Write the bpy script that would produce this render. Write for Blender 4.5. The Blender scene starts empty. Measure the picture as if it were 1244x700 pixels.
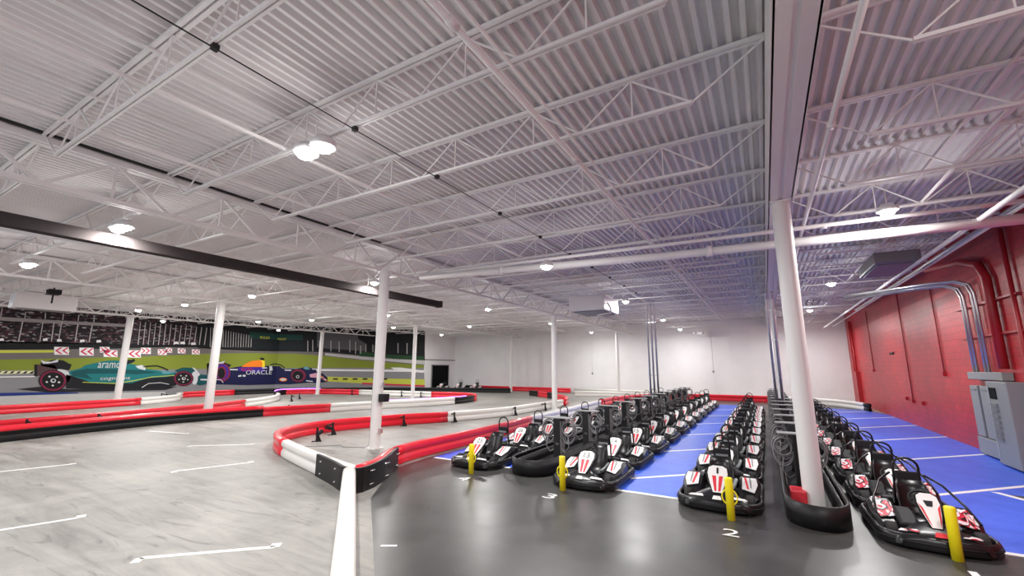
import bpy, bmesh, math, random
from mathutils import Vector, Matrix
random.seed(7)
PI=math.pi
C=bpy.context.scene.collection
SC=bpy.context.scene
SC.view_settings.view_transform='Standard'; SC.view_settings.look='None'
SC.view_settings.gamma=1; SC.view_settings.use_curve_mapping=False
SC.view_settings.exposure=0.17

# ---------------------------------------------------------------- materials
M={}
def mat(name,col,rough=.6,metal=0,emit=0,spec=None,coat=0):
    m=bpy.data.materials.new(name); m.use_nodes=True
    b=m.node_tree.nodes['Principled BSDF']
    b.inputs['Base Color'].default_value=(*col,1)
    b.inputs['Roughness'].default_value=rough
    b.inputs['Metallic'].default_value=metal
    if spec is not None: b.inputs['Specular IOR Level'].default_value=spec
    if coat: b.inputs['Coat Weight'].default_value=coat
    if emit:
        b.inputs['Emission Color'].default_value=(1,.97,.92,1); b.inputs['Emission Strength'].default_value=emit
    M[name]=m
    return m
def nodes(m): return m.node_tree.nodes, m.node_tree.links, m.node_tree.nodes['Principled BSDF']
def coords(m,scale=(1,1,1),rot=(0,0,0),kind='Object'):
    n,l,b=nodes(m)
    t=n.new('ShaderNodeTexCoord'); mp=n.new('ShaderNodeMapping')
    mp.inputs['Scale'].default_value=scale; mp.inputs['Rotation'].default_value=rot
    l.new(t.outputs[kind],mp.inputs['Vector']); return mp.outputs['Vector']
def noise(m,vec,scale,detail=4,rough=.6,dist=0):
    n,l,b=nodes(m); x=n.new('ShaderNodeTexNoise')
    x.inputs['Scale'].default_value=scale; x.inputs['Detail'].default_value=detail
    x.inputs['Roughness'].default_value=rough; x.inputs['Distortion'].default_value=dist
    l.new(vec,x.inputs['Vector']); return x.outputs['Fac']
def ramp(m,fac,stops):
    n,l,b=nodes(m); r=n.new('ShaderNodeValToRGB')
    e=r.color_ramp.elements
    while len(e)<len(stops): e.new(.5)
    for i,(p,c) in enumerate(stops):
        e[i].position=p; e[i].color=(*c,1) if len(c)==3 else c
    l.new(fac,r.inputs['Fac']); return r.outputs['Color']
def mixc(m,f,a,b_,mode='MIX'):
    n,l,b=nodes(m); x=n.new('ShaderNodeMix'); x.data_type='RGBA'; x.blend_type=mode
    if isinstance(f,(int,float)): x.inputs[0].default_value=f
    else: l.new(f,x.inputs[0])
    for s,v in ((6,a),(7,b_)):
        if isinstance(v,tuple): x.inputs[s].default_value=(*v,1)
        else: l.new(v,x.inputs[s])
    return x.outputs[2]
def setc(m,out,inp='Base Color'):
    n,l,b=nodes(m); l.new(out,b.inputs[inp])

# concrete track floor, streaked
m=mat('track_concrete',(.45,.43,.42),.5)
v=coords(m,(1,1,1),(0,0,math.radians(-36)))
v2=coords(m,(.35,2.6,1),(0,0,math.radians(-36)))
n1=noise(m,v,.45,6,.65,.6); n2=noise(m,v2,1.1,8,.72,1.2)
c1=ramp(m,n1,[(.3,(.215,.21,.195)),(.7,(.37,.358,.335))])
c2=ramp(m,n2,[(.3,(.34,.32,.32)),(.46,(.88,.87,.86)),(.66,(1.3,1.28,1.26))])
c=mixc(m,.75,c1,c2,'MULTIPLY')
v3=coords(m,(.6,3.2,1),(0,0,math.radians(-50)))
n3=noise(m,v3,.9,5,.6,2.5)
c3=ramp(m,n3,[(.27,(.3,.28,.28)),(.40,(1,1,1)),(1,(1,1,1))])
setc(m,mixc(m,.7,c,c3,'MULTIPLY'))
setc(m,ramp(m,n2,[(.3,(.38,)*3),(.7,(.6,)*3)]),'Roughness')
# dark coated pit floor
m=mat('pit_coating',(.04,.04,.04),.35,spec=.5)
v=coords(m,(1,1,1)); n1=noise(m,v,.7,3,.5,.3); n2=noise(m,v,3,3,.5,.2)
c=mixc(m,.6,ramp(m,n1,[(.25,(.042,.042,.041)),(.75,(.082,.081,.077))]),ramp(m,n2,[(.3,(.75,.75,.75)),(.7,(1.2,1.2,1.2))]),'MULTIPLY')
setc(m,c); setc(m,ramp(m,n1,[(.3,(.27,)*3),(.7,(.40,)*3)]),'Roughness')
m=mat('blue_paint',(.03,.10,.62),.45)
v=coords(m); n1=noise(m,v,2.2,5,.65,.4)
setc(m,ramp(m,n1,[(.3,(.035,.105,.68)),(.7,(.065,.165,.84))]))
mat('line_white',(.88,.88,.87),.5)
# red painted block wall
m=mat('red_block',(.5,.03,.04),.42)
n,l,b=nodes(m)
t=n.new('ShaderNodeTexCoord'); sp=n.new('ShaderNodeSeparateXYZ'); cb=n.new('ShaderNodeCombineXYZ')
l.new(t.outputs['Object'],sp.inputs[0]); l.new(sp.outputs['Y'],cb.inputs['X']); l.new(sp.outputs['Z'],cb.inputs['Y'])
br=n.new('ShaderNodeTexBrick'); l.new(cb.outputs[0],br.inputs['Vector'])
br.inputs['Scale'].default_value=1; br.inputs['Brick Width'].default_value=.4; br.inputs['Row Height'].default_value=.2
br.inputs['Mortar Size'].default_value=.009; br.inputs['Color1'].default_value=(.50,.022,.03,1); br.inputs['Color2'].default_value=(.43,.018,.026,1); br.inputs['Mortar'].default_value=(.30,.012,.018,1)
nz=noise(m,t.outputs['Object'],1.3,5,.6)
setc(m,mixc(m,.5,br.outputs['Color'],ramp(m,nz,[(.3,(.75,.6,.6)),(.7,(1.25,1.2,1.2))]),'MULTIPLY'))
bp=n.new('ShaderNodeBump'); bp.inputs['Strength'].default_value=.5; bp.inputs['Distance'].default_value=.01
inv=n.new('ShaderNodeInvert'); l.new(br.outputs['Fac'],inv.inputs['Color']); l.new(inv.outputs[0],bp.inputs['Height']); l.new(bp.outputs[0],b.inputs['Normal'])
m=mat('white_wall',(.80,.795,.80),.6); v=coords(m); setc(m,ramp(m,noise(m,v,.6,4),[(.3,(.80,.795,.80)),(.7,(.87,.865,.87))]))
m=mat('ceiling_white',(.80,.76,.77),.55); v=coords(m); setc(m,ramp(m,noise(m,v,.5,4),[(.3,(.72,.70,.695)),(.7,(.82,.80,.79))]))
mat('steel_white',(.80,.785,.77),.5); mat('column_white',(.80,.79,.77),.42)
mat('pipe_white',(.80,.78,.77),.4); mat('black_line',(.01,.01,.01),.6)
mat('dark_beam',(.04,.033,.033),.85,spec=.15)
mat('galv',(.62,.64,.65),.32,.85); mat('grey_metal',(.26,.275,.28),.5,.2); mat('grey_light',(.36,.38,.39),.5,.2); mat('grey_dark',(.2,.205,.21),.5,.3)
mat('red_metal',(.38,.015,.02),.4)
mat('rail_red',(.80,.010,.030),.32,coat=.3); mat('rail_white',(.84,.82,.78),.38,coat=.2); mat('rail_black',(.010,.010,.011),.45,spec=.3)
mat('black_plastic',(.008,.008,.009),.33,spec=.4); mat('black_matte',(.013,.013,.014),.6,spec=.3); mat('tyre',(.018,.018,.018),.8)
mat('chrome',(.75,.75,.75),.2,1); mat('sticker_white',(.86,.86,.85),.35); mat('sticker_red',(.72,.04,.06),.4); mat('sticker_black',(.01,.01,.01),.4)
mat('bollard_yellow',(.95,.80,.01),.38); mat('cable',(.2,.2,.205),.45); mat('charge_grey',(.30,.30,.305),.45,.3)
mat('duct_white',(.78,.78,.77),.45); mat('lamp_body',(.7,.7,.7),.4); mat('lens',(1,1,1),.3,emit=60)
mat('violet_led',(.5,.1,1),.3)
M['violet_led'].node_tree.nodes['Principled BSDF'].inputs['Emission Color'].default_value=(.45,.12,1,1)
M['violet_led'].node_tree.nodes['Principled BSDF'].inputs['Emission Strength'].default_value=9
mat('screen_black',(.004,.004,.005),.7,spec=.1)
# livery for the second kind of kart
m=mat('livery',(.7,.1,.1),.35,coat=.3); v=coords(m,(4,2.2,3)); nn=noise(m,v,1.1,1,.5,1.4)
r=ramp(m,nn,[(.0,(.01,.01,.01)),(.36,(.62,.03,.06)),(.43,(.85,.80,.82)),(.52,(.02,.01,.01)),(.57,(.66,.05,.08)),(.62,(.85,.82,.83))])
for nd in m.node_tree.nodes:
    if nd.type=='VALTORGB': nd.color_ramp.interpolation='CONSTANT'
setc(m,r)
# printed mural inks
for k,c in dict(night=(.012,.013,.015),asphalt_far=(.16,.145,.14),asphalt_print=(.25,.25,.26),grass_print=(.22,.27,.035),lime=(.55,.58,.08),
  kerb_yellow=(.75,.75,.42),kerb_black=(.02,.02,.02),white_print=(.85,.84,.84),light_road=(.52,.51,.50),blue_print=(.02,.04,.20),red_print=(.6,.03,.09),
  stand_grey=(.33,.30,.30),post_print=(.5,.48,.48),foliage_print=(.025,.075,.03),haze_print=(.10,.10,.105),dark_print=(.012,.016,.018),banner_print=(.012,.05,.04),
  shadow_print=(.02,.02,.025),carbon=(.014,.015,.018),teal=(.015,.17,.18),teal_dark=(.01,.08,.09),light_print=(.62,.64,.66),aero_light=(.12,.32,.36),
  brown_print=(.09,.05,.055),tyre_print=(.012,.011,.012),maroon=(.20,.02,.06),navy=(.012,.014,.06),purple_print=(.06,.025,.28),
  orange_print=(.85,.22,.02),yellow_print=(.9,.65,.03),pink_print=(.7,.35,.45)).items(): mat(k,c,.65,spec=.2)
m=mat('crowd',(.1,.1,.1),.7,spec=.2); v=coords(m,(2.4,2.4,5))
n,l,b=nodes(m); vo=n.new('ShaderNodeTexVoronoi'); vo.inputs['Scale'].default_value=2.2; l.new(v,vo.inputs['Vector'])
sp=n.new('ShaderNodeSeparateColor'); l.new(vo.outputs['Color'],sp.inputs[0])
setc(m,ramp(m,sp.outputs[0],[(.0,(.012,.010,.012)),(.55,(.03,.025,.03)),(.78,(.09,.03,.04)),(.88,(.10,.09,.10)),(.98,(.35,.33,.33))]))

# ---------------------------------------------------------------- mesh builder
class MB:
    def __init__(s): s.v=[]; s.f=[]; s.mi=[]; s.sm=[]; s.mats=[]; s.cur=0
    def m(s,name):
        if name not in s.mats: s.mats.append(name)
        s.cur=s.mats.index(name); return s
    def add(s,vs,fs,smooth=False,xf=None):
        o=len(s.v)
        s.v+= [tuple(xf@Vector(p)) if xf else tuple(p) for p in vs]
        for f in fs: s.f.append([i+o for i in f]); s.mi.append(s.cur); s.sm.append(smooth)
        return s
    def box(s,x0,y0,z0,x1,y1,z1,xf=None):
        vs=[(x,y,z) for z in (z0,z1) for y in (y0,y1) for x in (x0,x1)]
        return s.add(vs,[(0,2,3,1),(4,5,7,6),(0,1,5,4),(2,6,7,3),(0,4,6,2),(1,3,7,5)],xf=xf)
    def bbox(s,x0,y0,z0,x1,y1,z1,b=.01,xf=None):
        bm=bmesh.new(); bmesh.ops.create_cube(bm,size=1)
        for q in bm.verts: q.co=Vector(((x0+x1)/2+q.co.x*(x1-x0),(y0+y1)/2+q.co.y*(y1-y0),(z0+z1)/2+q.co.z*(z1-z0)))
        bmesh.ops.bevel(bm,geom=bm.edges[:],offset=b,segments=2,affect='EDGES',profile=.5)
        bm.verts.index_update()
        s.add([q.co.copy() for q in bm.verts],[[q.index for q in f.verts] for f in bm.faces],False,xf); bm.free(); return s
    def tube(s,pts,r,n=8,closed=False,xf=None,cap=True):
        pts=[Vector(p) for p in pts]; N=len(pts); vs=[]; up=None
        rr=r if isinstance(r,(list,tuple)) else [r]*N
        for i,p in enumerate(pts):
            a=pts[(i-1)%N] if (i>0 or closed) else p; b=pts[(i+1)%N] if (i<N-1 or closed) else p
            t=(b-a).normalized()
            if up is None: up=Vector((0,0,1)) if abs(t.z)<.9 else Vector((1,0,0))
            u=t.cross(up).normalized(); w=u.cross(t).normalized(); up=w
            for k in range(n):
                an=2*PI*k/n; vs.append(p+u*math.cos(an)*rr[i]+w*math.sin(an)*rr[i])
        fs=[]
        for i in range(N if closed else N-1):
            for k in range(n):
                j=(i+1)%N; fs.append((i*n+k,i*n+(k+1)%n,j*n+(k+1)%n,j*n+k))
        if cap and not closed: fs+= [tuple(range(n))[::-1],tuple((N-1)*n+k for k in range(n))]
        return s.add(vs,fs,True,xf)
    def cyl(s,a,b,r,n=16,xf=None): return s.tube([a,b],r,n,xf=xf)
    def sweep(s,path,prof,closed=False,smooth=True,xf=None,cap=True):
        # profile points are (outward, up); path is in plan
        P=[Vector((p[0],p[1],p[2] if len(p)>2 else 0)) for p in path]; N=len(P); n=len(prof); vs=[]
        for i,p in enumerate(P):
            a=P[(i-1)%N] if (i>0 or closed) else None; b=P[(i+1)%N] if (i<N-1 or closed) else None
            d1=(p-a).normalized() if a is not None and (p-a).length>1e-6 else None
            d2=(b-p).normalized() if b is not None and (b-p).length>1e-6 else None
            d1=d1 or d2; d2=d2 or d1
            t=(d1+d2).normalized(); nn=Vector((t.y,-t.x,0)).normalized()
            k=1/max(.45,nn.dot(Vector((d1.y,-d1.x,0)).normalized()))
            for (o,h) in prof: vs.append(p+nn*o*k+Vector((0,0,h)))
        fs=[]
        for i in range(N if closed else N-1):
            j=(i+1)%N
            for k in range(n): fs.append((i*n+k,j*n+k,j*n+(k+1)%n,i*n+(k+1)%n))
        if cap and not closed: fs+=[tuple(range(n)),tuple((N-1)*n+k for k in range(n))[::-1]]
        return s.add(vs,fs,smooth,xf)
    def prism(s,poly,z0,z1,xf=None):
        n=len(poly); vs=[(x,y,z0) for x,y in poly]+[(x,y,z1) for x,y in poly]
        fs=[tuple(range(n))[::-1],tuple(range(n,2*n))]+[(i,(i+1)%n,n+(i+1)%n,n+i) for i in range(n)]
        return s.add(vs,fs,xf=xf)
    def loft(s,secs,smooth=True,xf=None,closed=False,cap=True):
        n=len(secs[0]); vs=[p for q in secs for p in q]; fs=[]
        for i in range(len(secs)-1):
            for k in range(n if closed else n-1):
                fs.append((i*n+k,i*n+(k+1)%n,(i+1)*n+(k+1)%n,(i+1)*n+k))
        if closed and cap: fs+=[tuple(range(n))[::-1],tuple((len(secs)-1)*n+k for k in range(n))]
        return s.add(vs,fs,smooth,xf)
    def lathe(s,prof,n=20,xf=None,smooth=True):
        vs=[(r*math.cos(2*PI*k/n),r*math.sin(2*PI*k/n),z) for r,z in prof for k in range(n)]
        fs=[(i*n+k,i*n+(k+1)%n,(i+1)*n+(k+1)%n,(i+1)*n+k) for i in range(len(prof)-1) for k in range(n)]
        return s.add(vs,fs,smooth,xf)
    def build(s,name,material=None,parent=None,fix=True):
        if material: s.mats=[material]; s.mi=[0]*len(s.f)
        me=bpy.data.meshes.new(name); me.from_pydata(s.v,[],s.f)
        for x in s.mats: me.materials.append(M[x])
        me.polygons.foreach_set('material_index',s.mi); me.polygons.foreach_set('use_smooth',s.sm)
        if fix:
            bm=bmesh.new(); bm.from_mesh(me); bmesh.ops.recalc_face_normals(bm,faces=bm.faces); bm.to_mesh(me); bm.free()
        me.update()
        o=bpy.data.objects.new(name,me); C.objects.link(o)
        if parent: o.parent=parent
        return o
def tag(o,label=None,cat=None,group=None,kind=None):
    if label: o['label']=label
    if cat: o['category']=cat
    if group: o['group']=group
    if kind: o['kind']=kind
    return o
def empty(name,loc,rz=0,sc=None):
    o=bpy.data.objects.new(name,None); C.objects.link(o); o.location=loc; o.rotation_euler=(0,0,rz); o.empty_display_size=.2
    if sc: o.scale=sc
    return o
KIDS={}
def copy_tree(o,parent=None):
    c=o.copy(); C.objects.link(c)
    if parent: c.parent=parent
    for ch in list(o.children): copy_tree(ch,c)
    return c
def smooth_path(pts,step=.25,closed=False):
    P=[Vector(p) for p in pts]; out=[]; N=len(P)
    for i in range(N if closed else N-1):
        g=lambda k: P[k%N] if closed else P[min(max(k,0),N-1)]
        p0,p1,p2,p3=g(i-1),g(i),g(i+1),g(i+2)
        m_=max(2,int((p2-p1).length/step))
        for k in range(m_):
            t=k/m_
            out.append(.5*((2*p1)+(-p0+p2)*t+(2*p0-5*p1+4*p2-p3)*t*t+(-p0+3*p1-3*p2+p3)*t**3))
    if not closed: out.append(P[-1])
    return out
def text_verts(t):
    cu=bpy.data.curves.new('letters','FONT'); cu.body=t; cu.size=1; cu.resolution_u=3
    ob=bpy.data.objects.new('letters',cu); C.objects.link(ob)
    dg=bpy.context.evaluated_depsgraph_get(); me=bpy.data.meshes.new_from_object(ob.evaluated_get(dg))
    vs=[v.co.copy() for v in me.vertices]; fs=[list(p.vertices) for p in me.polygons]
    bpy.data.objects.remove(ob); bpy.data.curves.remove(cu); bpy.data.meshes.remove(me)
    x0=min(v.x for v in vs);x1=max(v.x for v in vs);y0=min(v.y for v in vs);y1=max(v.y for v in vs)
    return [((v.x-x0)/(x1-x0),(v.y-y0)/(y1-y0)) for v in vs],fs
TX={}
def TV(t):
    if t not in TX: TX[t]=text_verts(t)
    return TX[t]

# ================================================================ camera
cam=bpy.data.cameras.new('camera'); co=bpy.data.objects.new('camera',cam); C.objects.link(co)
cam.sensor_width=36; cam.lens=36*521/1244; cam.clip_end=300; cam.clip_start=.05
yaw,tilt,roll=math.radians(30.17),math.radians(10.44),math.radians(.25)
co.matrix_world=Matrix.Translation((0,0,2.3))@Matrix.Rotation(yaw,4,'Z')@Matrix.Rotation(PI/2+tilt,4,'X')@Matrix.Rotation(roll,4,'Z')
SC.camera=co

# ================================================================ shell
XL,XR,YB,YF=-38.0,5.2,38.3,-4.0
HB=6.1
fl=MB().box(XL-.2,YF,-.2,XR+.2,YB+.2,0).build('floor','track_concrete'); tag(fl,'pale grey streaked concrete race track floor','floor',kind='structure')
pit=[(-3.9,3.75),(-6.25,5.80),(-7.55,7.6),(-7.7,9.0),(-7.65,10.7),(-7.75,15.4),(-7.9,18.3),(-8.2,25.2),(-8.1,28.5),(-7.1,32.2),(-5.0,34.3),(-3.3,34.5),(.3,34.8),(2.3,34.0),(3.4,33.8),(4.4,32),(4.9,30),(XR,29.5),(XR,YF),(3.9,YF),(1.3,-.9)]
pf=MB().prism(pit,.0,.002).build('pit_floor','pit_coating',fl); pf['label']='dark glossy coated pit floor'
def paint(poly,m,name,z=.005,lab=None):
    o=MB().prism(poly,.002,z).build(name,m,fl)
    if lab: o['label']=lab
    return o
def clip_stripe(c,x0,x1,w=.10):
    h=w*.7071
    return [(x0,x0+c-h),(x1,x1+c-h),(x1,x1+c+h),(x0,x0+c+h)]
zones=[(-3.95,-.28,8.57,31.0),(1.25,5.2,8.3,32.0)]
paint([(-3.95,8.57),(-.28,8.57),(-.28,31),(-3.95,31)],'blue_paint','blue_bay')
paint([(1.25,8.3),(XR,8.3),(XR,29.0),(4.4,31.4),(1.25,32)],'blue_paint','blue_bay')
paint([(-7.6,9.07),(-5.3,9.07),(-5.3,31),(-7.9,31),(-8.1,25),(-7.7,15)],'blue_paint','blue_bay')
for x0,x1,y in [(-3.95,-.28,8.57),(1.25,XR,8.3),(-7.55,-5.3,9.07)]:
    paint([(x0,y-.05),(x1,y-.05),(x1,y+.05),(x0,y+.05)],'line_white','bay_line',.008)
for k in range(-1,8):
    c=8.75+3.45*k
    for x0,x1,ya,yb in zones+[(-7.6,-5.3,9.07,31)]:
        xa=max(x0,ya-c); xb=min(x1,yb-c-.8)
        if xb>xa+.1: paint(clip_stripe(c,xa,xb),'line_white','bay_line',.008)
# dark triangle with white outline at the right wall
paint([(3.65,12.0),(5.2,12.0),(5.2,9.2)],'pit_coating','dark_triangle',.007)
paint([(3.50,12.1),(3.62,12.12),(5.2,9.3),(5.2,9.05)],'line_white','bay_line',.009)
def floor_text(t,x,y,w,h,rz=0):
    vs,fs=TV(t); c,s=math.cos(rz),math.sin(rz)
    P=[]
    for a,b in vs:
        px,py=(a-.5)*w,(b-.5)*h; P.append((x+px*c-py*s,y+px*s+py*c,.012))
    o=MB().add(P,fs).build('floor_number','line_white',fl,fix=False); o['label']='white painted number '+t
for t,x,y in [('4',-5.62,7.72),('3',-3.56,7.53),('2',-.62,7.25),('1',1.85,7.22)]: floor_text(t,x,y,.08 if t=='1' else .22,.28)
def seg(a,b,w,m='line_white',name='grid_line'):
    a,b=Vector(a),Vector(b); d=(b-a).normalized(); n_=Vector((-d.y,d.x))*w/2
    return [tuple(a+n_),tuple(b+n_),tuple(b-n_),tuple(a-n_)]
def slot(a,b,w=.07,tick=.22,sgn=1):
    a,b=Vector(a),Vector(b); d=(b-a).normalized(); n_=Vector((d.y,-d.x))*tick*sgn
    mb=MB()
    mb.prism(seg(a,b,w),.0,.004); mb.prism(seg(a,a+n_,w*1.3),.0,.004); mb.prism(seg(b,b-n_*.9,w*1.6),.0,.004)
    o=mb.build('grid_line','line_white',fl); o['label']='white painted start slot mark'
slot((-6.75,2.68),(-5.68,3.70),.075,.13); slot((-11.5,4.95),(-10.96,6.33),.08,.15)
slot((-9.75,1.5),(-9.28,2.83),.07,.15); slot((-14.8,2.5),(-14.34,4.06),.08,.1); slot((-14.66,6.64),(-13.42,7.71),.08,.1); slot((-19.2,7.3),(-17.4,7.7),.08,.1)
paint(seg((-4.53,4.42),(-4.35,4.53),.05),'line_white','grid_line',.006)

# walls
w=MB().box(XR,YF,0,XR+.25,YB+.2,HB+.3).build('wall_right','red_block'); tag(w,'red painted block side wall','wall',kind='structure')
w=MB().box(-29.5,YB,0,XR+.25,YB+.2,HB+.3).build('wall_back','white_wall'); tag(w,'white back wall of the hall','wall',kind='structure')
for x in (-25.2,-20.6,-14.8,-8.6,-2.2,2.0):
    o=MB().box(x-.012,YB-.006,0,x+.012,YB+.01,HB).build('panel_joint','duct_white',w)
WP=[Vector((-38,YF)),Vector((-38,23.3)),Vector((-29.5,33.3)),Vector((-29.5,38.3))]
mb=MB(); out=[Vector((-38.25,YF)),Vector((-38.25,23.4)),Vector((-29.75,33.4)),Vector((-29.75,38.5))]
for i in range(3): mb.prism([tuple(WP[i]),tuple(WP[i+1]),tuple(out[i+1]),tuple(out[i])],0,HB+.3)
wl=mb.build('wall_left','white_wall'); tag(wl,'white side wall that carries the printed mural','wall',kind='structure')
# white end wall with trim and black door
t_=MB().box(-29.55,33.35,2.95,-29.44,38.28,3.03).build('trim_1','grey_dark'); tag(t_,'thin dark ledge on the white end wall above the door','trim',kind='structure')
dr=MB().box(-29.5,34.5,0,-29.43,37.1,2.42).build('door_1','screen_black'); tag(dr,'black doorway in the white end wall','door',kind='structure')
fr=MB(); fr.box(-29.5,34.42,0,-29.40,34.5,2.5); fr.box(-29.5,37.1,0,-29.40,37.18,2.5); fr.box(-29.5,34.42,2.42,-29.40,37.18,2.5); fr.build('door_frame','grey_dark',dr)
# ceiling: ribbed deck, ribs run along Y
mb=MB().m('ceiling_white'); pitch=.152; x=XL-.2; prof=[]
while x<XR+.2:
    prof+=[(x,6.03),(x+.045,6.03),(x+.070,6.11),(x+.127,6.11)]; x+=pitch
prof.append((x,6.03))
vs=[(a,YF,z) for a,z in prof]+[(a,YB+.2,z) for a,z in prof]+[]
n_=len(prof); fs=[(i,i+1,n_+i+1,n_+i) for i in range(n_-1)]
o0=len(vs); vs+=[(XL-.2,YF,6.2),(XR+.2,YF,6.2),(XR+.2,YB+.2,6.2),(XL-.2,YB+.2,6.2)]; fs.append((o0,o0+1,o0+2,o0+3))
ce=mb.add(vs,fs).build('ceiling',None,fix=False); tag(ce,'white ribbed steel deck ceiling','ceiling',kind='structure')

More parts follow.
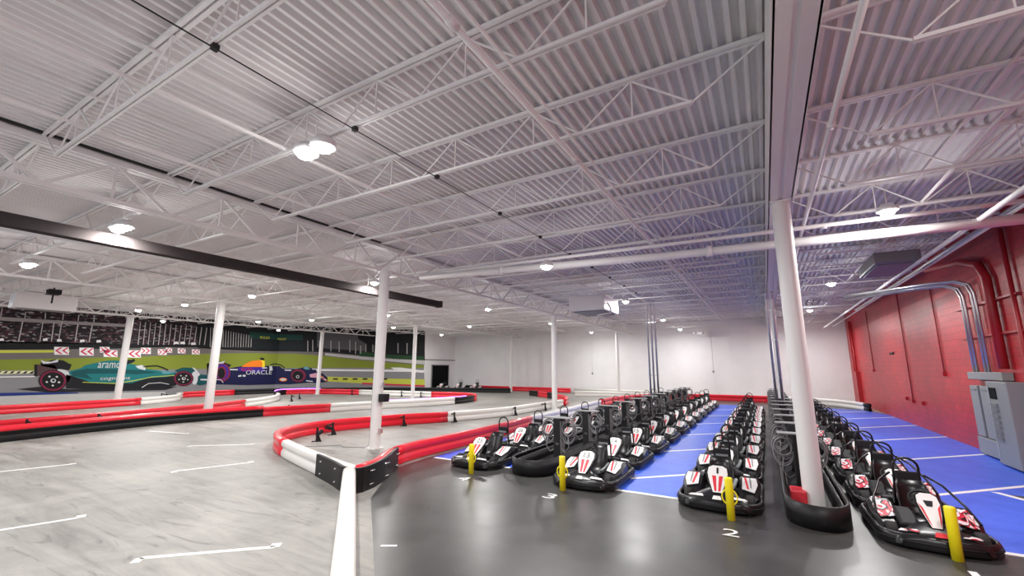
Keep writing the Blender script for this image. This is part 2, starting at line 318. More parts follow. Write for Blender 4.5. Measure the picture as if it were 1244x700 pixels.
# ================================================================ mural
ART=[
('scene','crowd',1,[(8.48,6.625),(18.3,6.437),(20.47,6.371),(20.78,3.894),(18.64,3.796),(8.95,3.484)]),
('scene','night',1,[(8.95,3.484),(10.69,3.619),(18.64,3.796),(20.77,3.957),(20.8,3.705),(18.66,3.617),(15.04,3.36),(10.76,3.152),(9.02,3.001)]),
('scene','night',1,[(20.44,6.691),(27.12,6.728),(32.84,6.11),(40.35,6.043),(40.48,2.912),(35.27,3.257),(31.57,3.593),(28.1,3.614),(24.55,3.58),(20.81,3.641)]),
('scene','asphalt_far',1,[(9.02,3.001),(10.76,3.152),(15.04,3.36),(18.66,3.617),(20.8,3.705),(24.54,3.65),(28.1,3.689),(31.57,3.669),(35.27,3.257),(40.39,2.911),(40.41,2.424),(34.54,2.858),(31.6,3.212),(28.8,3.402),(24.57,3.373),(21.43,3.216),(17.76,2.939),(14.32,2.755),(10.84,2.592),(9.11,2.432)]),
('scene','lime',2,[(9.02,3.001),(10.77,3.129),(12.76,3.199),(13.68,3.206),(13.69,3.128),(12.78,3.049),(10.79,2.965),(9.05,2.826)]),
('scene','grass_print',2,[(9.11,2.432),(10.84,2.592),(14.32,2.755),(17.76,2.939),(21.43,3.216),(24.57,3.373),(28.8,3.402),(31.6,3.212),(34.54,2.858),(40.41,2.424),(40.42,2.181),(36.86,2.09),(34.59,2.161),(31.68,2.151),(24.72,2.066),(18.86,2.013),(12.93,1.979),(10.93,1.988),(9.17,1.995)]),
('scene','asphalt_print',1,[(9.17,1.995),(10.93,1.988),(12.93,1.979),(18.86,2.013),(24.72,2.066),(31.68,2.151),(34.59,2.161),(36.86,2.09),(40.42,2.181),(40.61,-0.462),(31.89,-0.684),(25.12,-1.471),(19.33,-1.682),(11.37,-1.009),(9.63,-1.036)]),
('scene','kerb_yellow',3,[(9.19,1.908),(12.3,1.958),(12.33,1.812),(9.21,1.734)]),
('scene','kerb_black',4,[(9.62,1.83),(9.71,1.94),(9.8,1.948),(9.73,1.824)]),
('scene','kerb_black',4,[(9.85,1.827),(9.95,1.938),(10.03,1.947),(9.96,1.822)]),
('scene','kerb_black',4,[(10.08,1.825),(10.18,1.937),(10.27,1.945),(10.2,1.819)]),
('scene','kerb_black',4,[(10.32,1.823),(10.42,1.935),(10.51,1.944),(10.44,1.817)]),
('scene','kerb_black',4,[(10.56,1.82),(10.66,1.934),(10.75,1.943),(10.68,1.814)]),
('scene','kerb_black',4,[(10.8,1.818),(10.91,1.932),(11,1.941),(10.93,1.812)]),
('scene','kerb_black',4,[(11.05,1.815),(11.16,1.931),(11.25,1.94),(11.18,1.809)]),
('scene','kerb_black',4,[(11.3,1.813),(11.41,1.929),(11.51,1.938),(11.43,1.807)]),
('scene','kerb_black',4,[(11.56,1.81),(11.67,1.928),(11.77,1.937),(11.69,1.804)]),
('scene','kerb_black',4,[(11.82,1.807),(11.94,1.926),(12.04,1.935),(11.96,1.801)]),
('scene','kerb_black',4,[(12.09,1.805),(12.21,1.924),(12.31,1.933),(12.23,1.798)]),
('scene','white_print',3,[(9.24,1.577),(12.36,1.584),(12.35,1.642),(9.23,1.629)]),
('scene','white_print',3,[(30.16,1.878),(40.52,1.769),(40.52,1.947),(30.15,2.042)]),
('scene','white_print',4,[(37.22,2.202),(38.12,2.206),(40.4,1.902),(40.41,1.695),(38.86,1.798),(37.53,2)]),
('scene','light_road',3,[(31.22,3.512),(34.52,3.247),(40.48,2.912),(40.49,2.506),(36.82,2.8),(34.54,2.936),(31.24,3.284)]),
('scene','lime',3,[(31.04,1.363),(34.65,1.237),(36.91,1.15),(40.55,1.053),(40.57,0.493),(36.94,0.605),(34.68,0.702),(31.07,0.954)]),
('scene','kerb_black',4,[(32.11,1.202),(32.54,1.185),(32.48,1.05),(32.05,1.068)]),
('scene','kerb_black',4,[(32.97,1.199),(33.4,1.182),(33.34,1.045),(32.9,1.063)]),
('scene','kerb_black',4,[(33.84,1.195),(34.28,1.178),(34.22,1.041),(33.77,1.058)]),
('scene','kerb_black',4,[(34.72,1.191),(35.17,1.174),(35.1,1.036),(34.66,1.053)]),
('scene','kerb_black',4,[(35.62,1.187),(36.07,1.17),(36.01,1.031),(35.55,1.049)]),
('scene','kerb_black',4,[(36.53,1.183),(36.99,1.166),(36.92,1.025),(36.46,1.044)]),
('scene','red_print',4,[(34.67,0.778),(40.57,0.493),(40.58,0.333),(34.68,0.625)]),
('scene','blue_print',3,[(9.37,0.691),(11.12,0.715),(13.12,0.668),(14.42,0.582),(14.43,0.531),(13.13,0.52),(11.14,0.53),(9.41,0.431)]),
('scene','light_road',2,[(9.41,0.431),(11.14,0.53),(13.14,0.515),(15.43,0.482),(19.07,0.422),(19.28,-1.275),(15.65,-1.205),(13.36,-1.076),(11.37,-1.009),(9.63,-1.036)]),
('scene','stand_grey',3,[(8.73,4.938),(10.49,5.028),(13.23,5.046),(16.27,5.103),(16.3,4.905),(13.26,4.84),(10.52,4.816),(8.77,4.717)]),
('scene','stand_grey',3,[(8.58,5.958),(10.34,6.066),(16.22,5.786),(16.25,5.616),(10.41,5.594),(8.65,5.514)]),
('scene','post_print',4,[(11.38,4.872),(11.38,3.681),(11.43,3.671),(11.43,4.863)]),
('scene','post_print',4,[(12.22,4.884),(12.25,3.726),(12.29,3.718),(12.26,4.877)]),
('scene','post_print',4,[(12.69,4.926),(12.74,3.752),(12.79,3.745),(12.74,4.921)]),
('scene','post_print',4,[(13.03,5.025),(13.05,3.736),(13.1,3.727),(13.08,5.018)]),
('scene','post_print',4,[(13.78,4.89),(13.81,3.776),(13.86,3.768),(13.84,4.884)]),
('scene','post_print',4,[(14.47,4.882),(14.47,3.777),(14.52,3.767),(14.53,4.873)]),
('scene','post_print',4,[(10.48,5.525),(10.49,5.033),(10.53,5.025),(10.52,5.518)]),
('scene','post_print',4,[(11.42,5.379),(11.45,5.001),(11.49,5),(11.46,5.378)]),
('scene','post_print',4,[(12.25,5.471),(12.28,5.082),(12.33,5.081),(12.29,5.47)]),
('scene','post_print',4,[(13.04,5.494),(13.05,5.093),(13.1,5.087),(13.09,5.488)]),
('scene','post_print',4,[(13.75,5.503),(13.76,5.093),(13.81,5.086),(13.8,5.497)]),
('scene','post_print',4,[(14.49,5.509),(14.52,5.092),(14.58,5.091),(14.54,5.509)]),
('scene','post_print',4,[(16.98,5.342),(17.05,3.725),(17.09,3.722),(17.02,5.34)]),
('scene','post_print',4,[(17.27,5.337),(17.34,3.739),(17.38,3.735),(17.32,5.335)]),
('scene','post_print',4,[(17.57,5.332),(17.63,3.752),(17.67,3.749),(17.61,5.33)]),
('scene','post_print',4,[(17.88,5.326),(17.93,3.766),(17.97,3.762),(17.92,5.324)]),
('scene','post_print',4,[(18.18,5.321),(18.23,3.78),(18.28,3.776),(18.23,5.319)]),
('scene','post_print',4,[(18.5,5.315),(18.54,3.794),(18.59,3.79),(18.55,5.313)]),
('scene','post_print',4,[(18.82,5.31),(18.86,3.809),(18.9,3.805),(18.87,5.307)]),
('scene','post_print',4,[(19.15,5.304),(19.17,3.824),(19.22,3.819),(19.19,5.301)]),
('scene','post_print',4,[(19.48,5.298),(19.5,3.839),(19.55,3.834),(19.53,5.295)]),
('scene','post_print',4,[(19.82,5.292),(19.83,3.854),(19.88,3.849),(19.86,5.289)]),
('scene','post_print',4,[(20.16,5.287),(20.17,3.87),(20.22,3.864),(20.21,5.283)]),
('scene','post_print',4,[(20.51,5.28),(20.51,3.885),(20.56,3.88),(20.56,5.277)]),
('scene','post_print',4,[(20.86,5.274),(20.86,3.902),(20.91,3.896),(20.92,5.27)]),
('scene','post_print',4,[(21.23,5.268),(21.21,3.918),(21.27,3.912),(21.28,5.264)]),
('scene','post_print',4,[(21.51,5.297),(21.65,3.74),(21.69,3.74),(21.55,5.299)]),
('scene','post_print',4,[(21.7,5.271),(21.83,3.748),(21.87,3.748),(21.74,5.273)]),
('scene','post_print',4,[(21.89,5.245),(22.02,3.755),(22.06,3.755),(21.93,5.247)]),
('scene','post_print',4,[(22.08,5.219),(22.2,3.763),(22.25,3.763),(22.12,5.221)]),
('scene','post_print',4,[(22.27,5.193),(22.39,3.771),(22.43,3.771),(22.32,5.194)]),
('scene','post_print',4,[(22.47,5.166),(22.58,3.779),(22.63,3.779),(22.51,5.168)]),
('scene','post_print',4,[(22.67,5.139),(22.77,3.786),(22.82,3.786),(22.71,5.141)]),
('scene','post_print',4,[(22.87,5.112),(22.97,3.794),(23.01,3.794),(22.91,5.114)]),
('scene','post_print',4,[(23.07,5.085),(23.17,3.803),(23.21,3.802),(23.11,5.086)]),
('scene','post_print',4,[(23.27,5.057),(23.36,3.811),(23.41,3.811),(23.32,5.058)]),
('scene','post_print',4,[(23.48,5.029),(23.57,3.819),(23.61,3.819),(23.52,5.03)]),
('scene','post_print',4,[(23.68,5.001),(23.77,3.827),(23.81,3.827),(23.73,5.002)]),
('scene','post_print',4,[(23.89,4.973),(23.97,3.836),(24.02,3.835),(23.94,4.974)]),
('scene','post_print',4,[(24.11,4.944),(24.18,3.844),(24.22,3.844),(24.15,4.945)]),
('scene','post_print',4,[(24.32,4.915),(24.39,3.853),(24.43,3.852),(24.37,4.916)]),
('scene','post_print',4,[(24.54,4.886),(24.59,3.861),(24.64,3.861),(24.58,4.886)]),
('scene','post_print',4,[(24.75,4.857),(24.81,3.87),(24.86,3.869),(24.8,4.857)]),
('scene','white_print',5,[(12.38,3.883),(12.55,3.918),(12.61,3.77),(12.4,3.744)]),
('scene','white_print',5,[(12.99,3.867),(13.17,3.903),(13.23,3.752),(13.01,3.726)]),
('scene','white_print',5,[(14.04,3.9),(14.23,3.937),(14.29,3.782),(14.06,3.754)]),
('scene','white_print',5,[(10.64,3.781),(10.79,3.814),(10.84,3.675),(10.66,3.65)]),
('scene','white_print',5,[(19.18,4.034),(19.43,4.078),(19.51,3.897),(19.2,3.864)]),
('scene','white_print',5,[(19.6,4.056),(19.86,4.1),(19.94,3.918),(19.62,3.884)]),
('scene','white_print',5,[(20.31,4.029),(20.58,4.075),(20.66,3.889),(20.33,3.855)]),
('scene','white_print',5,[(14.84,3.918),(15.04,3.956),(15.1,3.796),(14.86,3.768)]),
('scene','post_print',4,[(34.75,4.428),(34.8,3.642),(34.86,3.643),(34.81,4.43)]),
('scene','post_print',4,[(35.39,4.363),(35.44,3.652),(35.51,3.653),(35.46,4.364)]),
('scene','post_print',4,[(37.75,4.574),(37.8,3.608),(37.87,3.609),(37.82,4.575)]),
('scene','post_print',4,[(38.62,4.593),(38.67,3.54),(38.74,3.541),(38.7,4.595)]),
('scene','post_print',4,[(29.63,4.621),(29.71,3.64),(29.77,3.641),(29.69,4.623)]),
('scene','post_print',4,[(30.04,4.707),(30.13,3.647),(30.19,3.648),(30.1,4.709)]),
('scene','post_print',4,[(30.61,4.645),(30.69,3.655),(30.75,3.656),(30.67,4.646)]),
('scene','post_print',4,[(31.6,4.669),(31.68,3.671),(31.74,3.672),(31.67,4.67)]),
('scene','post_print',4,[(32.33,4.609),(32.4,3.606),(32.47,3.607),(32.39,4.61)]),
('scene','post_print',4,[(33.27,4.787),(33.35,3.62),(33.41,3.621),(33.33,4.789)]),
('scene','post_print',4,[(33.8,4.643),(33.87,3.473),(33.94,3.474),(33.86,4.645)]),
('scene','post_print',4,[(34.27,4.261),(34.32,3.479),(34.39,3.48),(34.34,4.262)]),
('scene','foliage_print',3,[(34.19,3.711),(36.79,3.434),(40.38,3.319),(40.39,2.911),(36.81,3.037),(34.22,3.244)]),
('scene','haze_print',2,[(30.36,5.559),(34,5.437),(34.04,4.885),(34.82,4.43),(34.86,3.722),(33,3.847),(31.55,3.899),(30.48,4.032)]),
('scene','dark_print',3,[(24.64,4.631),(29.24,4.687),(29.32,3.709),(24.75,3.657)]),
('scene','banner_print',4,[(24.57,5.19),(29.2,5.142),(29.24,4.657),(24.64,4.631)]),
('scene','white_print',5,[(12.93,3.41),(13.59,3.422),(13.66,2.935),(13,2.932)]),
('scene','red_print',6,[(13,3.172),(13.2,3.382),(13.32,3.387),(13.11,3.176),(13.38,2.981),(13.25,2.978)]),
('scene','red_print',6,[(13.31,3.183),(13.51,3.395),(13.6,3.398),(13.42,3.187),(13.65,2.989),(13.57,2.986)]),
('scene','white_print',5,[(14.08,3.405),(14.77,3.417),(14.84,2.912),(14.15,2.911)]),
('scene','red_print',6,[(14.15,3.159),(14.36,3.376),(14.49,3.382),(14.27,3.163),(14.55,2.961),(14.42,2.957)]),
('scene','red_print',6,[(14.48,3.17),(14.69,3.389),(14.78,3.393),(14.6,3.174),(14.84,2.968),(14.74,2.966)]),
('scene','white_print',5,[(15.06,3.496),(15.56,3.501),(15.61,3.119),(15.11,3.12)]),
('scene','red_print',6,[(15.4,3.16),(15.31,3.157),(15.47,3.322),(15.27,3.474),(15.36,3.478),(15.56,3.325)]),
('scene','red_print',6,[(15.17,3.152),(15.11,3.15),(15.23,3.313),(15.06,3.466),(15.13,3.469),(15.32,3.317)]),
('scene','white_print',5,[(15.27,3.301),(16,3.311),(16.06,2.842),(15.34,2.843)]),
('scene','red_print',6,[(15.35,3.073),(15.56,3.274),(15.7,3.279),(15.47,3.077),(15.75,2.889),(15.62,2.886)]),
('scene','red_print',6,[(15.68,3.083),(15.9,3.286),(16,3.29),(15.81,3.086),(16.05,2.896),(15.96,2.894)]),
('scene','white_print',5,[(16.55,3.333),(17.28,3.341),(17.35,2.827),(16.61,2.829)]),
('scene','red_print',6,[(16.62,3.082),(16.84,3.302),(16.98,3.307),(16.75,3.085),(17.04,2.878),(16.9,2.875)]),
('scene','red_print',6,[(16.96,3.091),(17.19,3.314),(17.29,3.317),(17.09,3.095),(17.34,2.885),(17.24,2.883)]),
('scene','white_print',5,[(17.26,3.533),(17.83,3.539),(17.89,3.102),(17.31,3.104)]),
('scene','red_print',6,[(17.65,3.148),(17.54,3.145),(17.72,3.333),(17.49,3.508),(17.6,3.512),(17.82,3.337)]),
('scene','red_print',6,[(17.38,3.14),(17.31,3.138),(17.45,3.324),(17.26,3.499),(17.34,3.502),(17.55,3.328)]),
('scene','white_print',5,[(18.25,3.464),(18.81,3.467),(18.86,3.049),(18.31,3.052)]),
('scene','red_print',6,[(18.63,3.094),(18.53,3.091),(18.7,3.271),(18.48,3.439),(18.59,3.443),(18.8,3.274)]),
('scene','red_print',6,[(18.37,3.087),(18.3,3.085),(18.45,3.263),(18.26,3.431),(18.33,3.434),(18.54,3.266)]),
('scene','white_print',5,[(18.72,3.589),(19.13,3.587),(19.17,3.226),(18.76,3.231)]),
('scene','red_print',6,[(18.76,3.411),(18.88,3.567),(18.96,3.57),(18.83,3.413),(19,3.267),(18.92,3.265)]),
('scene','red_print',6,[(18.95,3.418),(19.08,3.574),(19.13,3.577),(19.02,3.42),(19.17,3.273),(19.11,3.271)]),
('scene','white_print',5,[(19.48,3.571),(20,3.572),(20.04,3.202),(19.53,3.206)]),
('scene','red_print',6,[(19.54,3.389),(19.69,3.549),(19.79,3.553),(19.62,3.392),(19.82,3.244),(19.73,3.241)]),
('scene','red_print',6,[(19.77,3.397),(19.93,3.559),(20,3.561),(19.86,3.4),(20.04,3.25),(19.97,3.248)]),
('scene','white_print',5,[(20.42,3.532),(20.96,3.533),(21.01,3.154),(20.47,3.158)]),
('scene','red_print',6,[(20.48,3.346),(20.64,3.51),(20.74,3.514),(20.57,3.349),(20.78,3.197),(20.68,3.194)]),
('scene','red_print',6,[(20.73,3.354),(20.89,3.519),(20.96,3.522),(20.82,3.357),(21,3.203),(20.93,3.201)]),
('green_car','shadow_print',5,[(11.72,0.897),(12.61,1.005),(14.01,0.803),(19.8,0.746),(19.05,0.539),(13.12,0.643)]),
('green_car','carbon',6,[(13.69,1.722),(14.49,1.453),(16.18,1.093),(17.5,1.28),(18.67,1.603),(19.63,1.65),(19.73,0.868),(19.29,0.706),(17.58,0.686),(15.39,0.731),(13.81,0.862)]),
('green_car','teal',7,[(13.82,1.925),(14.33,2.103),(14.5,2.286),(15,2.448),(15.56,2.6),(16.11,2.625),(16.44,2.463),(16.76,2.41),(17.28,2.301),(17.64,2.074),(18.37,1.956),(18.89,1.836),(19.56,1.831),(19.63,1.65),(19.09,1.479),(17.96,1.412),(17.07,1.095),(16.18,1.093),(14.93,1.183),(14.5,1.401),(14.09,1.564),(13.84,1.721)]),
('green_car','teal_dark',8,[(13.9,1.873),(14.61,2.077),(16.5,2.02),(17.7,1.959),(18.4,1.781),(17.22,1.679),(16.54,1.743),(14.61,1.763),(14.98,1.391),(14.49,1.505),(14.01,1.616)]),
('green_car','lime',9,[(14.53,1.199),(16.19,1.071),(16.18,1.115),(14.53,1.241)]),
('green_car','lime',9,[(16.19,1.072),(17.06,1.212),(17.04,1.257),(16.18,1.115)]),
('green_car','lime',9,[(17.06,1.212),(18.2,1.471),(18.18,1.517),(17.04,1.256)]),
('green_car','lime',9,[(18.19,1.471),(19.54,1.555),(19.53,1.603),(18.18,1.517)]),
('green_car','light_print',9,[(17.68,0.75),(18.02,1.022),(18,1.056),(17.65,0.784)]),
('green_car','light_print',9,[(18.01,1.019),(18.74,1.055),(18.73,1.096),(18,1.059)]),
('green_car','light_print',9,[(18.73,1.056),(19.25,0.923),(19.26,0.963),(18.73,1.096)]),
('green_car','carbon',8,[(16.51,2.631),(16.86,2.693),(16.99,2.751),(17.05,2.611),(16.89,2.468),(16.59,2.353)]),
('green_car','carbon',8,[(17.59,2.143),(17.86,2.201),(17.84,2.292),(17.56,2.233)]),
('green_car','carbon',8,[(17.86,2.2),(18.34,2.231),(18.32,2.324),(17.84,2.292)]),
('green_car','carbon',8,[(18.33,2.233),(18.74,2.086),(18.76,2.177),(18.34,2.322)]),
('green_car','carbon',8,[(18.74,2.089),(19.06,1.911),(19.09,1.996),(18.76,2.174)]),
('green_car','light_print',8,[(17.1,2.244),(17.46,2.331),(17.71,2.188),(17.7,1.959),(17.31,2.074)]),
('green_car','aero_light',9,[(18.62,1.926),(19.19,1.893),(19.51,1.801),(19.11,1.686),(18.75,1.719)]),
('green_car','brown_print',6,[(12.24,2.323),(13.1,2.304),(13.28,2.028),(13.19,1.679),(12.45,1.64),(12.33,1.691)]),
('green_car','carbon',7,[(12.24,2.323),(12.36,2.323),(12.46,1.626),(12.33,1.642)]),
('green_car','carbon',6,[(13.05,2.629),(13.46,2.585),(13.67,2.435),(13.87,2.334),(13.81,1.976),(13.13,2.078),(12.54,2.251),(12.48,2.423)]),
('green_car','light_print',7,[(12.46,2.595),(12.68,2.499),(12.93,2.502),(13.23,2.657),(13.22,2.481),(12.8,2.376),(12.59,2.374)]),
('green_car','light_print',6,[(13.92,1.567),(13.92,1.417),(13.87,1.284),(13.78,1.181),(13.66,1.116),(13.52,1.097),(13.38,1.125),(13.24,1.196),(13.13,1.304),(13.05,1.436),(13,1.582),(13.01,1.728),(13.05,1.859),(13.13,1.963),(13.25,2.03),(13.39,2.053),(13.54,2.029),(13.67,1.96),(13.79,1.853),(13.88,1.717)]),
('green_car','tyre_print',9,[(13.79,1.336),(13.79,1.13),(13.72,0.947),(13.6,0.806),(13.44,0.72),(13.25,0.696),(13.06,0.737),(12.88,0.836),(12.72,0.984),(12.61,1.167),(12.55,1.366),(12.55,1.565),(12.62,1.743),(12.73,1.886),(12.88,1.977),(13.07,2.009),(13.27,1.976),(13.45,1.88),(13.62,1.731),(13.73,1.544)]),
('green_car','maroon',10,[(13.75,1.337),(13.74,1.146),(13.69,0.976),(13.57,0.844),(13.42,0.764),(13.25,0.742),(13.07,0.779),(12.89,0.872),(12.75,1.009),(12.65,1.179),(12.6,1.365),(12.6,1.55),(12.65,1.716),(12.76,1.849),(12.9,1.934),(13.07,1.963),(13.26,1.932),(13.43,1.843),(13.58,1.704),(13.69,1.53)]),
('green_car','tyre_print',11,[(13.65,1.339),(13.65,1.18),(13.6,1.037),(13.51,0.927),(13.38,0.859),(13.23,0.84),(13.08,0.871),(12.94,0.948),(12.82,1.064),(12.73,1.207),(12.69,1.363),(12.69,1.518),(12.73,1.658),(12.82,1.769),(12.94,1.84),(13.09,1.864),(13.24,1.838),(13.39,1.763),(13.51,1.647),(13.61,1.501)]),
('green_car','light_print',12,[(13.3,1.348),(13.28,1.271),(13.23,1.225),(13.15,1.227),(13.08,1.277),(13.05,1.354),(13.06,1.431),(13.12,1.477),(13.19,1.475),(13.26,1.426)]),
('green_car','tyre_print',13,[(13.25,1.359),(13.24,1.317),(13.21,1.292),(13.17,1.293),(13.13,1.32),(13.11,1.362),(13.12,1.405),(13.15,1.43),(13.19,1.429),(13.23,1.402)]),
('green_car','light_print',12,[(13.5,1.242),(13.47,1.191),(13.42,1.192),(13.38,1.245),(13.4,1.295),(13.46,1.294)]),
('green_car','light_print',12,[(13.25,1.055),(13.23,1.005),(13.17,1.007),(13.14,1.059),(13.16,1.109),(13.21,1.107)]),
('green_car','light_print',12,[(12.96,1.276),(12.94,1.226),(12.89,1.227),(12.85,1.279),(12.87,1.329),(12.93,1.327)]),
('green_car','light_print',12,[(13.03,1.598),(13.01,1.548),(12.95,1.549),(12.92,1.6),(12.94,1.65),(12.99,1.65)]),
('green_car','light_print',12,[(13.36,1.58),(13.34,1.529),(13.28,1.53),(13.24,1.582),(13.27,1.633),(13.32,1.632)]),
('green_car','tyre_print',9,[(20.8,1.326),(20.79,1.149),(20.71,0.991),(20.58,0.869),(20.4,0.795),(20.19,0.774),(19.98,0.809),(19.79,0.895),(19.63,1.023),(19.52,1.18),(19.47,1.353),(19.48,1.524),(19.55,1.679),(19.68,1.801),(19.85,1.88),(20.05,1.906),(20.26,1.877),(20.46,1.795),(20.63,1.666),(20.75,1.504)]),
('green_car','maroon',10,[(20.75,1.327),(20.74,1.162),(20.67,1.016),(20.55,0.903),(20.38,0.833),(20.19,0.814),(19.99,0.846),(19.81,0.925),(19.66,1.044),(19.56,1.191),(19.51,1.352),(19.52,1.512),(19.59,1.655),(19.71,1.769),(19.87,1.842),(20.06,1.867),(20.25,1.839),(20.44,1.763),(20.59,1.643),(20.7,1.493)]),
('green_car','tyre_print',11,[(20.65,1.329),(20.64,1.191),(20.58,1.069),(20.48,0.974),(20.34,0.915),(20.18,0.899),(20.02,0.925),(19.86,0.992),(19.74,1.091),(19.65,1.215),(19.61,1.35),(19.62,1.484),(19.67,1.605),(19.77,1.7),(19.91,1.761),(20.07,1.782),(20.23,1.758),(20.39,1.694),(20.52,1.594),(20.61,1.468)]),
('green_car','light_print',12,[(20.27,1.337),(20.26,1.27),(20.19,1.231),(20.11,1.233),(20.04,1.275),(20.01,1.342),(20.02,1.408),(20.09,1.448),(20.17,1.446),(20.24,1.404)]),
('green_car','tyre_print',13,[(20.23,1.35),(20.22,1.313),(20.18,1.291),(20.14,1.292),(20.1,1.316),(20.08,1.353),(20.09,1.389),(20.12,1.411),(20.17,1.41),(20.21,1.387)]),
('green_car','light_print',12,[(20.48,1.245),(20.45,1.201),(20.39,1.202),(20.36,1.247),(20.38,1.291),(20.44,1.29)]),
('green_car','light_print',12,[(20.2,1.084),(20.18,1.041),(20.12,1.042),(20.08,1.087),(20.11,1.13),(20.17,1.129)]),
('green_car','light_print',12,[(19.9,1.274),(19.88,1.231),(19.82,1.233),(19.79,1.277),(19.81,1.32),(19.87,1.319)]),
('green_car','light_print',12,[(19.99,1.552),(19.96,1.509),(19.91,1.51),(19.87,1.554),(19.89,1.598),(19.95,1.597)]),
('green_car','light_print',12,[(20.34,1.537),(20.32,1.493),(20.26,1.494),(20.22,1.539),(20.25,1.582),(20.31,1.582)]),
('green_car','light_print',8,[(21.09,1.351),(21.09,1.197),(21.08,1.059),(21.04,0.95),(20.99,0.882),(20.92,0.86),(20.85,0.886),(20.78,0.958),(20.72,1.069),(20.67,1.207),(20.64,1.36),(20.63,1.512),(20.64,1.65),(20.68,1.759),(20.73,1.829),(20.8,1.853),(20.87,1.828),(20.94,1.756),(21.01,1.645),(21.06,1.506)]),
('green_car','teal_dark',7,[(19.49,1.951),(19.99,2.163),(20.54,2.133),(20.9,1.945),(21.28,1.629),(21.93,1.558),(22,0.92),(21.27,0.786),(20.97,0.951),(20.26,1.337)]),
('green_car','light_print',10,[(20.59,2.164),(20.77,2.133),(21.22,1.63),(21.07,1.445),(20.79,1.946)]),
('green_car','light_print',10,[(21.27,1.285),(21.84,1.273),(21.86,1.146),(21.28,1.191)]),
('green_car','light_print',10,[(22.2,0.897),(22.41,1.18),(22.37,1.215),(22.16,0.932)]),
('green_car','light_print',10,[(22.39,1.172),(22.76,1.163),(22.75,1.215),(22.39,1.223)]),
('green_car','light_print',10,[(22.74,1.173),(22.95,0.94),(22.98,0.973),(22.77,1.206)]),
('navy_car','navy',6,[(21.93,2.005),(22.33,2.198),(23.15,2.068),(24.03,2.236),(24.68,2.375),(26.24,2.313),(27.56,2.283),(27.77,2.065),(28.92,2.031),(29.95,1.959),(30.57,1.998),(30.8,0.882),(28.5,0.68),(24.88,0.699),(22.43,0.843),(22.04,1.11)]),
('navy_car','purple_print',7,[(23.91,2.168),(26.18,2.207),(26.23,1.781),(25.17,1.72),(24.07,1.898)]),
('navy_car','orange_print',8,[(24.23,2.202),(24.54,2.477),(25.06,2.725),(25.68,2.804),(26.12,2.775),(26.22,2.207)]),
('navy_car','yellow_print',9,[(25.72,2.805),(26.12,2.775),(26.22,2.207),(25.93,2.206),(25.96,2.56)]),
('navy_car','carbon',8,[(25.7,2.981),(26.02,3.002),(26.15,2.776),(25.76,2.77)]),
('navy_car','carbon',7,[(21.59,2.452),(22.21,2.717),(22.77,2.593),(23.43,2.367),(23.21,2.101),(22.34,2.101),(21.62,2.197)]),
('navy_car','light_print',8,[(22.22,2.652),(22.53,2.59),(22.89,2.694),(22.79,2.462),(22.3,2.458)]),
('navy_car','carbon',7,[(21.59,2.452),(21.73,2.453),(21.86,1.622),(21.71,1.624)]),
('navy_car','maroon',8,[(23.41,1.769),(23.41,1.544),(23.35,1.343),(23.23,1.185),(23.07,1.086),(22.89,1.056),(22.71,1.096),(22.53,1.201),(22.38,1.36),(22.28,1.559),(22.22,1.779),(22.23,1.998),(22.28,2.196),(22.39,2.354),(22.55,2.457),(22.73,2.494),(22.91,2.461),(23.09,2.359),(23.25,2.198),(23.36,1.995)]),
('navy_car','purple_print',9,[(23.27,1.803),(23.27,1.609),(23.22,1.436),(23.13,1.299),(23,1.214),(22.85,1.187),(22.69,1.221),(22.55,1.311),(22.42,1.449),(22.33,1.621),(22.29,1.81),(22.29,2),(22.34,2.171),(22.43,2.308),(22.55,2.397),(22.7,2.428),(22.86,2.399),(23.01,2.311),(23.14,2.173),(23.23,1.997)]),
('navy_car','maroon',10,[(23.1,1.739),(23.1,1.576),(23.07,1.43),(23,1.316),(22.92,1.243),(22.81,1.22),(22.7,1.248),(22.6,1.324),(22.51,1.44),(22.44,1.585),(22.41,1.745),(22.41,1.905),(22.44,2.049),(22.5,2.164),(22.59,2.239),(22.69,2.265),(22.8,2.239),(22.91,2.165),(23,2.048),(23.06,1.901)]),
('navy_car','tyre_print',11,[(22.99,1.707),(22.99,1.575),(22.97,1.457),(22.92,1.364),(22.85,1.305),(22.77,1.286),(22.69,1.308),(22.61,1.37),(22.54,1.464),(22.49,1.582),(22.46,1.712),(22.46,1.842),(22.48,1.96),(22.53,2.053),(22.59,2.113),(22.67,2.134),(22.76,2.113),(22.84,2.052),(22.91,1.958),(22.96,1.839)]),
('navy_car','carbon',8,[(29.81,1.441),(29.79,1.247),(29.71,1.073),(29.57,0.936),(29.39,0.849),(29.19,0.82),(28.98,0.852),(28.79,0.941),(28.64,1.079),(28.53,1.252),(28.48,1.444),(28.49,1.636),(28.57,1.81),(28.7,1.948),(28.88,2.037),(29.09,2.068),(29.29,2.038),(29.49,1.949),(29.65,1.811),(29.76,1.635)]),
('navy_car','maroon',9,[(29.75,1.441),(29.74,1.264),(29.66,1.104),(29.54,0.978),(29.37,0.898),(29.19,0.871),(29,0.9),(28.82,0.982),(28.68,1.109),(28.58,1.268),(28.53,1.444),(28.55,1.62),(28.62,1.78),(28.74,1.906),(28.9,1.988),(29.09,2.017),(29.28,1.989),(29.46,1.908),(29.61,1.78),(29.71,1.619)]),
('navy_car','tyre_print',10,[(29.57,1.427),(29.56,1.295),(29.5,1.176),(29.41,1.083),(29.28,1.023),(29.14,1.003),(29,1.025),(28.86,1.086),(28.76,1.18),(28.68,1.298),(28.65,1.429),(28.66,1.56),(28.71,1.679),(28.81,1.773),(28.93,1.834),(29.07,1.855),(29.21,1.834),(29.35,1.773),(29.46,1.678),(29.53,1.559)]),
